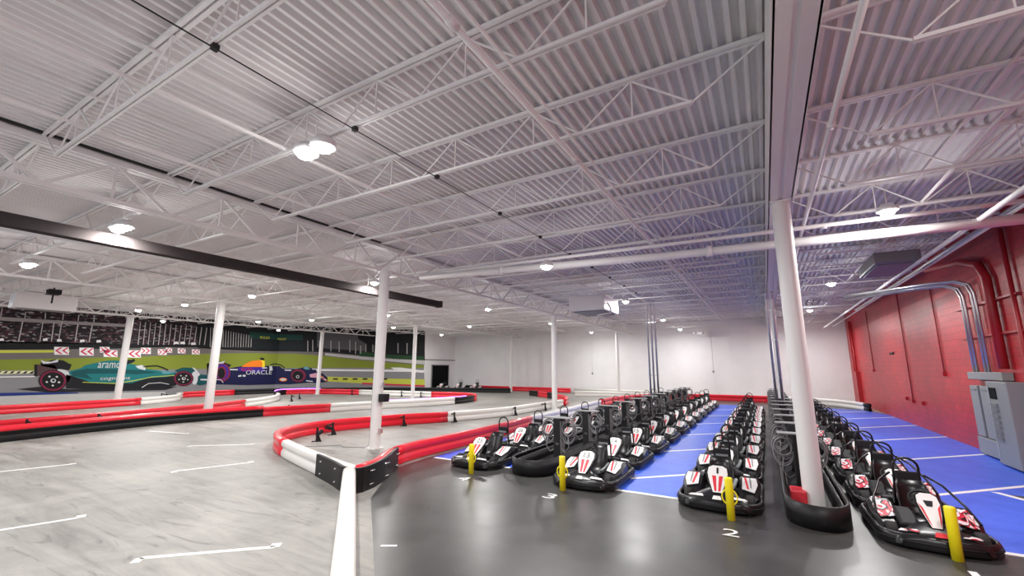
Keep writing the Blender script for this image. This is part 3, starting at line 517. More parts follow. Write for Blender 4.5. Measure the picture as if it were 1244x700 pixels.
('navy_car','light_print',11,[(29.23,1.347),(29.22,1.265),(29.15,1.215),(29.07,1.215),(29,1.266),(28.96,1.348),(28.98,1.43),(29.05,1.48),(29.13,1.48),(29.2,1.429)]),
('navy_car','tyre_print',12,[(29.19,1.347),(29.17,1.285),(29.11,1.259),(29.04,1.285),(29.01,1.348),(29.03,1.41),(29.09,1.435),(29.16,1.41)]),
('navy_car','carbon',8,[(26.69,2.342),(27.13,2.453),(27.1,2.545),(26.66,2.433)]),
('navy_car','carbon',8,[(27.11,2.453),(27.61,2.346),(27.62,2.439),(27.12,2.545)]),
('navy_car','carbon',8,[(27.59,2.354),(27.95,2.099),(27.99,2.178),(27.63,2.432)]),
('navy_car','light_print',9,[(26.61,2.279),(26.83,2.316),(26.95,1.92),(26.65,1.921)]),
('navy_car','navy',7,[(29.05,2.068),(29.58,2.218),(30.14,2.146),(30.37,1.886),(31.16,1.625),(31.61,1.249),(31.64,0.876),(30.67,0.772),(29.83,0.889)]),
('navy_car','aero_light',9,[(29.45,2.144),(29.78,2.293),(30.08,1.997),(29.67,1.996)]),
('navy_car','pink_print',9,[(30.05,1.552),(30.66,1.7),(31.04,1.401),(30.63,1.253),(30.14,1.292)]),
('navy_car','orange_print',10,[(30.75,1.402),(31.1,1.43),(31.33,1.251),(30.9,1.282)]),
('navy_car','light_print',10,[(30.9,1.312),(31.22,1.333),(31.4,1.183),(31.05,1.192)]),
('navy_car','red_print',10,[(31.05,1.222),(31.34,1.236),(31.48,1.116),(31.2,1.102)]),
('navy_car','light_print',10,[(31.2,1.132),(31.46,1.138),(31.55,1.048),(31.34,1.012)]),
('navy_car','orange_print',10,[(31.34,1.042),(31.58,1.04),(31.63,0.98),(31.49,0.922)]),
('navy_car','light_print',9,[(23.34,2.048),(23.96,2.033),(23.97,1.932),(23.35,1.948)]),
('navy_car','light_print',9,[(24.05,1.515),(24.31,1.559),(24.32,1.423),(24.06,1.394)]),
('navy_car','light_print',9,[(24.41,1.557),(24.64,1.554),(24.66,1.397),(24.42,1.415)]),
('navy_car','light_print',9,[(27.98,1.992),(28.52,1.971),(28.53,1.861),(27.99,1.89)]),
('navy_car','orange_print',9,[(28.25,1.103),(28.22,1.031),(28.14,0.973),(28.01,0.942),(27.87,0.943),(27.74,0.976),(27.65,1.034),(27.61,1.106),(27.64,1.178),(27.72,1.236),(27.84,1.268),(27.98,1.267),(28.11,1.234),(28.21,1.176)]),
('navy_car','light_print',10,[(28.17,1.103),(28.14,1.053),(28.06,1.016),(27.94,1.003),(27.82,1.017),(27.73,1.055),(27.69,1.106),(27.72,1.156),(27.8,1.193),(27.92,1.206),(28.04,1.192),(28.13,1.154)]),
('navy_car','light_print',9,[(25.97,2.178),(26.4,2.179),(26.41,2.079),(25.98,2.079)]),
('navy_car','light_print',9,[(29.82,1.036),(30.38,0.959),(30.38,0.885),(29.83,0.933)]),
]
ART_TEXT=[
('green_car','light_print','aramco',(15.12,2.119),(16.48,2.463)),
('green_car','light_print','cognizant',(15.36,1.266),(16.92,1.56)),
('navy_car','light_print','ORACLE',(24.64,1.575),(26.87,1.934)),
('navy_car','red_print','Red Bull',(24.24,1.891),(25.12,2.135)),
('scene','lime','ROLEX',(25.51,4.654),(26.37,4.865)),
('scene','lime','ROLEX',(27.08,4.627),(27.86,4.803)),
]

def wall_point(s,z,off):
    L1=27.3; 
    if s<=L1: p=Vector((-38,YF+s)); n_=Vector((1,0))
    else:
        d=(WP[2]-WP[1]).normalized(); p=WP[1]+d*(s-L1); n_=Vector((d.y,-d.x))
    p=p+n_*off
    return (p.x,p.y,z)
def art_mesh(name,entries,texts,parent):
    mb=MB()
    for g,mt,l,pts in entries:
        mb.m(mt); bm=bmesh.new()
        q=[]
        for p in pts:
            if not q or (Vector(p)-Vector(q[-1])).length>1e-4: q.append(p)
        vv=[bm.verts.new((a,min(max(b,.02),5.95),0)) for a,b in q]
        try: bm.faces.new(vv)
        except Exception: bm.free(); continue
        bmesh.ops.triangulate(bm,faces=bm.faces[:],ngon_method='EAR_CLIP')
        bmesh.ops.bisect_plane(bm,geom=bm.verts[:]+bm.edges[:]+bm.faces[:],plane_co=(27.3,0,0),plane_no=(1,0,0))
        bm.verts.index_update()
        mb.add([wall_point(v.co.x,v.co.y,.006+l*.004) for v in bm.verts],[[v.index for v in f.verts] for f in bm.faces]); bm.free()
    for g,mt,t,a,b in texts:
        mb.m(mt); vs,fs=TV(t)
        mb.add([wall_point(a[0]+u*(b[0]-a[0]),a[1]+v*(b[1]-a[1]),.07) for u,v in vs],fs)
    return mb.build(name,None,parent,fix=False)
mural=empty('trackside_mural',(-38,12,0)); tag(mural,'huge printed mural of racing cars on a track covering the left wall','mural')
def par(o,p): # keep world placement under a moved empty
    o.matrix_parent_inverse=Matrix.Translation(-Vector(p.location)); return o
mb=MB().m('asphalt_print'); 
for i in range(2):
    a,b=WP[i],WP[i+1]; d=(b-a).normalized(); n2=Vector((d.y,-d.x))*.006
    mb.prism([tuple(a),tuple(b),tuple(b+n2),tuple(a+n2)],.0,5.7)
par(mb.build('mural_sheet','asphalt_print',mural),mural)
for g,nm,lab in (('scene','printed_track_scene',None),('green_car','printed_race_car','printed green racing car'),('navy_car','printed_race_car','printed navy blue racing car')):
    o=par(art_mesh(nm,[e for e in ART if e[0]==g],[e for e in ART_TEXT if e[0]==g],mural),mural)
    if lab: o['label']=lab
# ================================================================ roof steel
def rod(mb,a,b,w,h=None):
    # square bar
    a,b=Vector(a),Vector(b); t=(b-a).normalized(); up=Vector((0,0,1)) if abs(t.z)<.95 else Vector((0,1,0))
    u=t.cross(up).normalized()*w/2; v=u.cross(t).normalized()*(h or w)/2
    mb.add([a-u-v,a+u-v,a+u+v,a-u+v,b-u-v,b+u-v,b+u+v,b-u+v],[(0,1,2,3),(7,6,5,4),(0,4,5,1),(1,5,6,2),(2,6,7,3),(3,7,4,0)])
def make_joist(L,lab,grp):
    r=empty('roof_joist',(0,0,0)); tag(r,lab,'roof joist',grp)
    zt,zb=5.98,5.44
    t=MB(); t.box(0,-.055,zt,L,-.012,zt+.04); t.box(0,.012,zt,L,.055,zt+.04); t.build('top_chord','steel_white',r)
    e=.9; t=MB(); t.box(e,-.035,zb-.02,L-e,-.008,zb+.02); t.box(e,.008,zb-.02,L-e,.035,zb+.02); t.build('bottom_chord','steel_white',r)
    t=MB(); n=max(2,round((L-2*e)/1.35)); st=(L-2*e)/n
    rod(t,(.1,0,zt),(e,0,zb),.022); rod(t,(L-.1,0,zt),(L-e,0,zb),.022)
    for i in range(n):
        x0=e+i*st; rod(t,(x0,0,zb),(x0+st/2,0,zt),.02); rod(t,(x0+st/2,0,zt),(x0+st,0,zb),.02); rod(t,(x0+st/2,0,zt),(x0+st/2,0,zb),.016)
    t.build('web','steel_white',r)
    return r
bays=[(-38,-32.4,'over the mural side of the hall'),(-32.4,-21.2,'in the second bay from the mural'),(-21.2,-9.95,'over the middle of the track'),(-9.95,.42,'over the kart rows left of the long beam'),(.62,5.2,'between the long beam and the red wall')]
JY=[-1.6,.05,1.75,3.45,5.12,7.1,8.95,10.8,12.6,14.4,16.2,18.0,19.8,21.6,23.4,25.2,27.0,28.8,30.6,32.4,34.2,36.0,37.7]
for a,b,txt in bays:
    j0=make_joist(b-a,'white open-web steel roof joist '+txt,'roof joists '+txt)
    for i,y in enumerate(JY):
        xw=-38 if y<23.3 else min(-29.5,-38+(y-23.3)*.85)
        xs=max(a,xw+.1)
        if b-xs<1.5: continue
        if xs>a+.05:
            o=make_joist(b-xs,'white open-web steel roof joist '+txt,'roof joists '+txt)
        else: o=j0 if i==0 else copy_tree(j0)
        o.location=(xs,y,0)
# lattice girders along the hall
GL={-9.95:'white lattice girder on the round column nearest the hairpin barrier',-21.2:'white lattice girder over the middle of the track',-32.4:'white lattice girder nearest the mural'}
for X,lab in GL.items():
    r=empty('lattice_girder',(X,0,0)); tag(r,lab,'roof girder','lattice girders')
    y0,y1=YF,(YB if X>-30 else 29.3); t=MB(); t.box(-.11,y0,5.88,-.02,y1,5.98); t.box(.02,y0,5.88,.11,y1,5.98); t.build('top_chord','steel_white',r)
    t=MB(); t.box(-.09,y0,5.16,-.02,y1,5.24); t.box(.02,y0,5.16,.09,y1,5.24); t.build('bottom_chord','steel_white',r)
    t=MB(); st=1.8; y=-3.6
    while y<y1-1.7:
        rod(t,(0,y,5.2),(0,y+st/2,5.92),.055); rod(t,(0,y+st/2,5.92),(0,y+st,5.2),.055); rod(t,(0,y+st/2,5.92),(0,y+st/2,5.2),.04); y+=st
    t.build('web','steel_white',r)
# long double beam over the right-hand columns
bm_=empty('roof_beam',(.52,0,0)); tag(bm_,'long white double steel beam running down the hall over the column by the karts','roof beam')
t=MB(); t.box(-.19,YF,5.40,-.035,YB,5.43); t.box(-.20,YF,5.40,-.17,YB,5.96); t.box(-.19,YF,5.93,-.035,YB,5.96); t.build('beam_channel','steel_white',bm_)
t=MB(); t.box(.035,YF,5.40,.19,YB,5.43); t.box(.17,YF,5.40,.20,YB,5.96); t.box(.035,YF,5.93,.19,YB,5.96); t.build('beam_channel','steel_white',bm_)
t=MB(); t.box(-.05,YF,5.42,.05,YB,5.96); t.build('beam_web','steel_white',bm_)
# columns
def column(x,y,r,top,lab):
    e=empty('steel_column',(x,y,0)); tag(e,lab,'column','round columns')
    m_=MB(); m_.lathe([(r,0.02),(r,top)],28); m_.build('shaft','column_white',e)
    m_=MB(); m_.box(-r*1.25,-r*1.25,0,r*1.25,r*1.25,.025); m_.build('base_plate','column_white',e)
    m_=MB(); m_.box(-r*1.15,-r*1.15,top,r*1.15,r*1.15,top+.03); m_.box(-.02,-r,top-.25,.02,r,top); m_.build('cap_plate','column_white',e)
    return e
column(.52,9.25,.155,5.37,'white round column standing in the nose of the right-hand charging island')
c2=column(-9.83,9.15,.15,5.14,'white round column inside the red and white hairpin barrier')
bx=MB(); bx.bbox(.13,-.05,.42,.24,.05,.56); bx.bbox(.14,-.04,1.72,.22,.05,1.84); bx.bbox(-.25,-.05,1.02,-.14,.04,1.1); bx.build('junction_box','galv',c2)
bx=MB(); bx.bbox(.16,-.12,1.3,.36,.12,1.52); bx.build('sensor_box','black_matte',c2)
cb=MB(); cb.tube([(-.17,-.05,1.72),(-.17,-.05,.1),(-.25,-.1,.02),(-.9,-.35,.012),(-1.2,-.2,.012),(-1.6,-.7,.012),(-2.6,-1.3,.012)],.008,5); cb.build('cable','cable',c2)
column(-21.4,10.2,.17,5.14,'white round column behind the long black-faced barrier on the left')
column(-32.9,10.75,.17,5.14,'leftmost white round column, in front of the green printed car')
column(-10.25,22.4,.15,5.14,'white round column just beyond the hairpin, with a small red tag')
column(-21.4,23.1,.13,5.14,'white round column left of the black doorway, inside the far loop')
column(-32.4,23.6,.15,5.14,'white round column in front of the nose of the navy printed car')
column(-10.4,35.2,.13,5.14,'slim white column by the back wall near the conduit bundle')
column(-21.0,36.0,.13,5.14,'slim white column by the back wall left of the fire extinguisher')
column(.5,22.6,.11,5.37,'white round column right behind the front column, first of the two beyond it')
column(.5,35.6,.11,5.37,'white round column right behind the front column, farthest from the camera')
# bridging lines, sprinkler mains and conduits
def pipe(name,pts,r,mt,lab,cat='pipe',grp=None,couplings=()):
    e=MB().tube(pts,r,10).build(name,mt); tag(e,lab,cat,grp)
    for q,d in couplings:
        q=Vector(q); d=Vector(d).normalized(); MB().tube([q-d*.06,q+d*.06],r*1.35,12).build('pipe_coupling',mt,e)
    return e
pipe('sprinkler_pipe',[(-2.14,YF,5.3),(-2.14,32,5.3)],.032,'pipe_white','pinkish white sprinkler pipe under the joists above the kart rows','pipe',None,[((-2.14,y,5.3),(0,1,0)) for y in (2.6,5.5,9,14,20)])
pipe('sprinkler_pipe',[(-2.03,YF,5.42),(-2.03,32,5.42)],.018,'pipe_white','thin white line alongside the pinkish sprinkler pipe')
pipe('sprinkler_pipe',[(.97,YF,5.28),(.97,20,5.28)],.035,'pipe_white','white sprinkler pipe just right of the long double beam','pipe',None,[((.97,6.2,5.28),(0,1,0)),((.97,12,5.28),(0,1,0))])
pipe('sprinkler_pipe',[(-14.6,YF,5.33),(-14.6,34,5.33)],.05,'pipe_white','white sprinkler pipe left of the nearest lattice girder')
pipe('sprinkler_pipe',[(-27.4,YF,5.3),(-27.4,30,5.3)],.05,'pipe_white','white sprinkler pipe high over the far left track')
pipe('drain_pipe',[(5.2,10.9,4.93),(.6,10.9,5.0),(-2,10.85,5.03),(-9.5,10.4,5.18)],.10,'pipe_white','thick white pipe crossing the hall above the kart rows','pipe',None,[((-.9,10.86,5.02),(1,0,0)),((-6.5,10.6,5.12),(1,0,0))])
pipe('sprinkler_pipe',[(5.2,10.6,5.18),(-9.8,10.5,5.30)],.045,'pipe_white','thinner white pipe crossing just above the thick one','pipe',None,[((1.3,10.6,5.2),(1,0,0))])
pipe('galvanised_pipe',[(4.4,4,6.0-.42),(4.4,30,5.58)],.055,'galv','upper shiny galvanised pipe along the red wall','pipe','galvanised pipes by the red wall')
pipe('galvanised_pipe',[(4.62,4,5.50),(4.62,30,5.50)],.055,'galv','lower shiny galvanised pipe along the red wall','pipe','galvanised pipes by the red wall')
pipe('water_pipe',[(3.66,5,5.02),(3.66,35.5,5.0)],.045,'pipe_white','long straight white pipe running back to the end of the white wall','pipe',None,[((3.66,y,5.02),(0,1,0)) for y in (14,18,20.5)])
pipe('water_pipe',[(4.15,8,5.12),(4.15,35.5,5.05)],.03,'pipe_white','thin pipe beside the long straight white pipe')
for x,lab in ((-5.9,'thin bridging rod above the middle kart rows'),(-7.7,'thin bridging rod above the nearest white barrier'),(2.9,'thin bridging rod above the right-hand karts'),(-16.5,'thin bridging rod over the middle track')):
    e=MB(); e.box(x-.015,YF,5.46,x+.015,YB,5.50); e.box(x-.015,YF,5.93,x+.015,YB,5.96); tag(e.build('bridging_rod','steel_white'),lab,'bridging rod','bridging rods')
e=MB().tube([(-4.42,-3,5.39),(-4.42,2,5.38),(-4.42,18.5,5.38)],.008,6).build('ceiling_cable','black_line'); tag(e,'thin black cable strung under the joists past the brightest lamp','cable')
for y in JY[2:12]: MB().box(-4.45,y-.03,5.36,-4.39,y+.03,5.43).build('cable_clip','black_line',e)
e=MB().box(-9.83,YF,5.995,-9.78,9,6.028).build('dark_gap_strip','black_line'); tag(e,'thin black strip drawn for the dark gap over the nearest lattice girder','ceiling strip')  # black strip stands in for the dark gap at the girder top
e=empty('dark_beam',(-12.1,0,0)); tag(e,'long dark brown bar hanging under the ceiling on the left, ending mid hall','hanging beam')
MB().box(-.14,-3.5,4.86,.14,14.5,5.10).build('bar','dark_beam',e); MB().box(-.16,14.42,4.84,.16,14.52,5.12).build('end_cap','dark_beam',e)
t=MB()
for y in (0,3.5,7,10.5,14): t.box(-.01,y-.01,5.1,.01,y+.01,5.5)
t.build('hanger_rod','steel_white',e)
# conduit bundles
def conduit_stack(x,y,top,lab,n,r=.03,sp=.11):
    e=empty('conduit_bundle',(x,y,0)); tag(e,lab,'conduit','vertical conduit bundles')
    for k in range(n):
        MB().tube([(k*sp,0,.15),(k*sp,0,top-.25),(k*sp,-.08,top-.08),(k*sp,-.3,top)],r,10).build('conduit','galv',e)
    t=MB()
    for z in (1.9,3.4,4.6): t.box(-.07,-.03,z,sp*(n-1)+.07,.04,z+.05)
    t.build('strut_clamp','galv',e)
conduit_stack(-5.15,23.0,5.75,'three galvanised conduits dropping from the ceiling into the middle kart island',3,.045,.19)
conduit_stack(.28,20.3,5.3,'two galvanised conduits dropping beside the columns of the right-hand island',2,.05,.2)
# ================================================================ hanging boxes
def duct_box(name,x,y,z,sx,sy,sz,lab,cat):
    e=empty(name,(x,y,z)); tag(e,lab,cat)
    MB().bbox(-sx/2,-sy/2,0,sx/2,sy/2,sz,.03).build('casing','duct_white',e)
    MB().box(-sx*.42,-sy*.42,-.03,sx*.42,sy*.42,.01).build('air_grille','grey_dark',e)
    t=MB()
    for a in (-1,1):
        for b in (-1,1): t.box(a*sx*.4-.01,b*sy*.4-.01,sz,a*sx*.4+.01,b*sy*.4+.01,5.45-z)
    t.build('hanger_rod','steel_white',e)
    return e
u=duct_box('air_unit',-6.1,17.5,4.58,1.5,2.0,.62,'white box-shaped air unit hanging above the kart rows','air unit')
MB().tube([(.78,-.6,.3),(.9,-.6,.1),(.9,-.6,-.12),(.4,-.8,-.2)],.035,8).build('drain_pipe','pipe_white',u)
u=duct_box('air_unit',3.25,15.6,5.05,.95,2.2,.30,'grey air unit hanging near the red wall','air unit')
for ch in u.children:
    if ch.name.startswith('casing'): ch.data.materials[0]=M['grey_dark']
u=duct_box('air_diffuser',-26.6,5.7,4.62,.7,1.9,.62,'white rectangular box hanging in front of the mural at far left','air unit')
e=empty('projector',(-25.2,5.6,5.15)); tag(e,'small black projector hanging in front of the white hanging box','projector')
MB().bbox(-.22,-.2,0,.22,.2,.22,.03).build('body','black_matte',e); MB().tube([(0,0,-.35),(0,0,.3)],.03,8).build('mount_pole','black_matte',e); MB().cyl((0,-.2,.1),(0,-.27,.1),.07).build('projector_lens','chrome',e)
# ================================================================ lamps
def make_lamp(loc,lab,panels=1):
    e=empty('ceiling_lamp',loc); tag(e,lab,'ceiling lamp','bright ceiling lamps')
    t=MB()
    for k in range(panels):
        t.lathe([(.001,.14),(.10,.14),(.12,.10),(.165,.07),(.17,.0),(.125,.0)],20,xf=Matrix.Translation(((k-(panels-1)/2)*.38,0,0)))
    t.build('housing','lamp_body',e)
    for k in range(panels):
        cx=(k-(panels-1)/2)*.38
        MB().lathe([(.125,.01),(.12,-.015),(.10,-.05),(.05,-.07),(.001,-.075)],16,xf=Matrix.Translation((cx,0,0))).build('lens','lens',e)
    t=MB(); t.box(-.008,-.008,.13,.008,.008,.42); t.build('hanger','steel_white',e)
    return e
LAMPS=[(-5.07,3.33,'brightest lamp, near the top centre left of the picture'),(-11.7,3.42,'lamp just above the long dark hanging bar'),(-18.5,3.49,'leftmost lamp'),
(-5.07,10.65,'lamp hanging just under the thick crossing pipe'),(-11.7,10.43,'lamp beside the column inside the hairpin barrier'),(-18.5,9.95,'lamp right of the column behind the black-faced barrier'),
(-24.0,9.82,'lamp above the middle of the mural'),(-28.7,9.65,'lamp beside the leftmost column'),
(2.24,3.0,'unseen, added over the right-hand kart row nearest the camera'),(2.24,10.14,'lamp above the thick white pipe near the red wall'),(2.25,18.3,'lamp in the right bay, second along the red wall'),(2.22,26.3,'lamp in the right bay, farthest along the red wall'),  # first lamp here is out of view, added for its light
(-5.15,19.0,'lamp beside the white air unit'),(-5.2,27.5,'lamp right of the three conduits'),(-12.0,18.2,'lamp over the track left of the air unit'),
(-29.0,16.2,'lamp above the navy printed car'),(-24.8,17.2,'lamp over the far loop, above its left end'),(-18.5,17.6,'lamp over the far loop, above its middle'),(-24.0,23.5,'lamp near the slim column by the far loop'),(-18.4,25.5,'lamp over the right end of the far loop'),
(-12.2,26.2,'lamp on the column with the red tag'),(-5.4,35.0,'lamp near the back wall above the kart rows'),(-12.4,34.6,'lamp near the back wall by the slim column'),(-25.5,31.0,'lamp near the black doorway'),(2.2,34.5,'lamp at the back end of the right bay'),
(-5.1,-2.5,'unseen, added behind the camera on the left'),(2.2,-2.5,'unseen, added behind the camera on the right'),(-33,4,'lamp near the front end of the mural'),(-34.5,13,'lamp close to the mural'),(-34.5,21,'lamp close to the bend of the mural')]  # the pair behind the camera is unseen, added for lighting
ld=bpy.data.lights.new('lamp_light','AREA'); ld.shape='DISK'; ld.size=.22; ld.energy=170; ld.color=(1,.985,.96); ld.spread=math.radians(180)
pl=bpy.data.lights.new('ceiling_fill','POINT'); pl.shadow_soft_size=.15; pl.energy=30; pl.color=(1,.985,.97)  # added point light below each lamp to brighten the ceiling
for x,y,lab in LAMPS:
    zz=5.2
    if abs(x+5.07)<.01 and abs(y-10.65)<.01: x,y,zz=(-4.38,9.2,4.7)
    e=make_lamp((x,y,zz),'white ceiling lamp with glowing lens, '+lab,2 if (y<5 and x<-4 and y>0) else 1)
    o=bpy.data.objects.new('lamp_light',ld); C.objects.link(o); o.location=(0,0,-.09); o.parent=e
    o=bpy.data.objects.new('ceiling_fill',pl); C.objects.link(o); o.location=(0,0,-.35); o.parent=e
# ================================================================ wall fittings
e=empty('electrical_panel_group',(XR,17,0)); e.name='electrical_switchboard'; tag(e,'grey electrical switchboard cabinets standing against the red wall','electrical cabinet')
def pb(n,x,y0,z0,y1,z1,m_='grey_light',b=.012): return MB().bbox(-x,y0-17,z0,-.01,y1-17,z1,b).build(n,m_,e)
pb('top_gutter',.22,15.25,2.02,17.35,2.22,'grey_metal')
pb('bottom_gutter',.26,15.2,.05,17.3,.48,'grey_metal')
for y0,y1 in ((16.85,17.35),(16.2,16.7),(15.75,16.05)):
    c_=pb('switch_cabinet',.22,y0,.50,y1,1.85,'grey_metal')
    MB().box(-.23,y0-17+.08,1.72,-.22,y1-17-.08,1.76).build('nameplate','grey_dark',c_)
mc=pb('main_cabinet',.42,14.55,.04,15.62,2.0,'grey_metal',.02)
t=MB()
for k in range(7): t.box(-.46,15.12-17,.62+k*.13,-.42,15.45-17,.69+k*.13)
t.build('breaker_handle','grey_dark',mc)
MB().box(-.435,15.1-17,1.58,-.42,15.45-17,1.85).build('meter_window','screen_black',mc)
MB().box(-.43,15.5-17,.2,-.42,15.56-17,1.9).build('door_seam','grey_light',mc)
# conduits rising from the board
for k,y in enumerate((17.2,17.0,16.45,16.25)):
    lab='%s of the four bright conduits rising from the grey switchboard'%('farthest','second farthest','second nearest','nearest')[k]
    pipe('wall_conduit',[(5.1,y,2.2),(5.1,y,4.35),(5.05,y+.08,4.6),(4.85,y+.3,4.74),(4.4,y+.8,4.78),(2.8,y+3.2,4.85+k*.02)],.035,'galv',lab,'conduit','conduits above the switchboard')
for z in (3.15,4.0):
    tag(MB().box(5.12,14.2,z,5.2,17.9,z+.05).build('strut_rail','red_metal'),'red strut rail across the wall conduits at '+('lower' if z<4 else 'upper')+' height','strut rail','strut rails')
pipe('wall_pipe',[(5.08,15.35,2.3),(5.08,15.35,4.6),(5.06,15.6,5.0),(5.0,16.4,5.25),(4.6,17.8,5.35)],.10,'red_metal','thick red painted pipe climbing the red wall behind the switchboard')
pipe('wall_pipe',[(5.12,14.3,.2),(5.12,14.3,5.6)],.045,'red_metal','thinner red painted pipe right of the thick one')
def drop(y,ztop,zbot,boxes,lab):
    e=empty('wall_conduit',(XR,y,0)); tag(e,lab,'conduit','red conduit drops')
    MB().tube([(-.03,0,ztop),(-.03,0,zbot)],.02,8).build('conduit','red_metal',e)
    for dy,dz in boxes: MB().bbox(-.09,dy-.07,zbot+dz-.07,-.0,dy+.07,zbot+dz+.07,.01).build('outlet_box','red_metal',e)
drop(19.9,5.2,2.13,[(0,0)],'red conduit drop ending in one box, nearest the switchboard')
drop(24.1,5.5,.99,[(0,0),(-1.3,0),(.9,0.05)],'red conduit drop with three boxes near the floor')
drop(30.8,5.5,2.2,[(0,0),(.15,0)],'red conduit drop nearest the back wall')
e=empty('wall_vent',(XR,26.5,3.0)); tag(e,'small dark vent slot high on the red wall','vent'); MB().bbox(-.04,-.35,-.05,0,.35,.05,.01).build('grille','black_matte',e)
e=empty('pipe_chase',(XR,36.3,0)); tag(e,'red painted pipes and frame in the corner by the white wall','pipe')
MB().box(-.16,-.2,0,0,.2,5.4).build('red_post','red_metal',e); MB().tube([(-.1,-.6,.1),(-.1,-.6,5.3)],.05,8).build('conduit','red_metal',e); MB().box(-.2,-1.0,0,0,-.5,2.1).build('fire_cabinet','red_metal',e)
e=empty('fire_extinguisher',(-17.55,YB-.12,1.0)); tag(e,'small red fire extinguisher on the white back wall','fire extinguisher')
MB().lathe([(.001,-.25),(.09,-.24),(.09,.2),(.05,.27),(.025,.29),(.025,.33)],14).build('cylinder_body','red_metal',e); MB().tube([(0,0,.33),(.1,-.04,.36),(.13,-.05,.1)],.015,6).build('hose','black_matte',e); MB().box(-.02,-.06,.33,.02,.06,.4).build('handle','black_matte',e)
for x,z,lab in ((-13.7,1.75,'small outlet box with thin cable on the back wall behind the tagged column'),(-3.6,2.0,'small outlet box on the back wall above the far red rail'),(2.6,1.9,'small outlet box on the back wall near the red wall')):
    e=empty('outlet_box',(x,YB,z)); tag(e,lab,'outlet box','back wall outlets'); MB().bbox(-.07,-.05,-.08,.07,0,.08,.01).build('box_body','grey_metal',e)
    if x!=2.6: MB().tube([(0,-.02,.05),(0,-.02,3.2)],.012,6).build('cable','duct_white',e)
e=empty('spot_light',(-4.3,36.8,5.0)); tag(e,'twin-head white emergency light high on the back wall','emergency light')
MB().bbox(-.2,-.08,-.1,.2,.08,.1,.02).build('body','duct_white',e)
for s in (-1,1): MB().cyl((s*.22,-.05,.05),(s*.3,-.22,0),.09).build('lamp_head','duct_white',e)
e=empty('speaker_cluster',(1.85,23.0,5.0)); tag(e,'small white conduit rack under the ceiling beside the far right lamp','conduit rack')
t=MB()
for k in range(3): t.tube([(k*.22,0,0),(k*.22,.2,.2),(k*.22+.1,.3,.32),(k*.22+.3,.9,.36)],.03,8)
t.build('conduit','galv',e); MB().box(-.15,-.05,-.05,.65,.05,.02).build('strut_rail','galv',e); t=MB(); t.box(-.1,-.01,0,-.08,.01,.45); t.box(.55,-.01,0,.57,.01,.45); t.build('hanger_rod','galv',e)
e.name='conduit_rack'

# ================================================================ barriers
def rail_prof(h=.42,d=.10):
    # rounded top tube, shallow groove at mid height, rounded foot; the back mirrors it
    f=[(.35,0.0),(.85,.02),(1.0,.10),(1.0,.30),(.88,.40),(.62,.47),(.62,.53),(.9,.60),(1.08,.70),(1.1,.82),(.95,.93),(.6,.99),(.2,1.0)]
    front=[(o*d,z*h) for o,z in f]
    return front+[(-o,z) for o,z in reversed(front)]
PR=rail_prof()
def face_prof(h=.30): return [(.125,.0),(.15,.0),(.15,h),(.125,h)]
def barrier(name_lab,segs,panel=None,prof=None,closed=False,name='track_barrier',cat='barrier'):
    """segs: list of (material, label, [points]); one barrier = one thing."""
    o0=segs[0][2][0]; e=empty(name,(o0[0],o0[1],0)); tag(e,name_lab,cat)
    X=Matrix.Translation((-o0[0],-o0[1],0))
    for mt,lab,pts in segs:
        o=MB().sweep(pts,prof or PR,xf=X).build('barrier_panel',mt,e); 
        if lab: o['label']=lab
    return e,X
def cut(path,marks):
    """split a path by arc fractions -> [(mat,label,pts)]"""
    L=[0]
    for a,b in zip(path,path[1:]): L.append(L[-1]+(Vector(b)-Vector(a)).length)
    T=L[-1]; out=[]; f0=0
    for f1,mt,lab in marks:
        pts=[]
        for i in range(len(path)):
            u=L[i]/T
            if f0<u<f1: pts.append(Vector(path[i]))
        def at(f):
            d=f*T
            for i in range(len(path)-1):
                if L[i+1]>=d-1e-9:
                    t=(d-L[i])/max(1e-9,(L[i+1]-L[i])); return Vector(path[i]).lerp(Vector(path[i+1]),min(max(t,0),1))
            return Vector(path[-1])
        pts=[at(f0)]+pts+[at(f1)]
        q=[pts[0]]
        for p in pts[1:]:
            if (p-q[-1]).length>.02: q.append(p)
        out.append((mt,lab,q)); f0=f1
    return out
def frac(path,pt):
    """arc fraction of the path vertex closest to pt"""
    L=0;best=(9e9,0);tot=0
    for a,b in zip(path,path[1:]): tot+=(Vector(b)-Vector(a)).length
    for i,p in enumerate(path):
        if i: L+=(Vector(p)-Vector(path[i-1])).length
        d=(Vector(p[:2])-Vector(pt)).length
        if d<best[0]: best=(d,L/tot)
    return best[1]
def bracket(e,X,x,y,ang,spring=False):
    xf=X@Matrix.Translation((x,y,0))@Matrix.Rotation(ang,4,'Z')
    t=MB(); t.box(-.03,-.14,0,.03,.14,.02,xf=xf); t.box(-.025,-.03,0,.025,.03,.42,xf=xf); 
    t.add([(-.015,-.13,.02),(.015,-.13,.02),(.015,-.02,.28),(-.015,-.02,.28),(-.015,-.02,.02),(.015,-.02,.02)],[(0,1,2,3),(0,3,4),(1,5,2),(0,4,5,1)],xf=xf)
    t.tube([(0,0,.36),(.35,.05,.30)],.028,8,xf=xf)
    o=t.build('support_bracket','black_matte',e)
    if spring:
        pts=[]
        for k in range(91):
            a=2*PI*k/9; pts.append((.0+.05*math.cos(a)*0+.05+k*.009,.05*math.cos(a),.2+.05*math.sin(a)))
        MB().tube(pts,.012,5,xf=xf).build('tension_spring','black_matte',e)
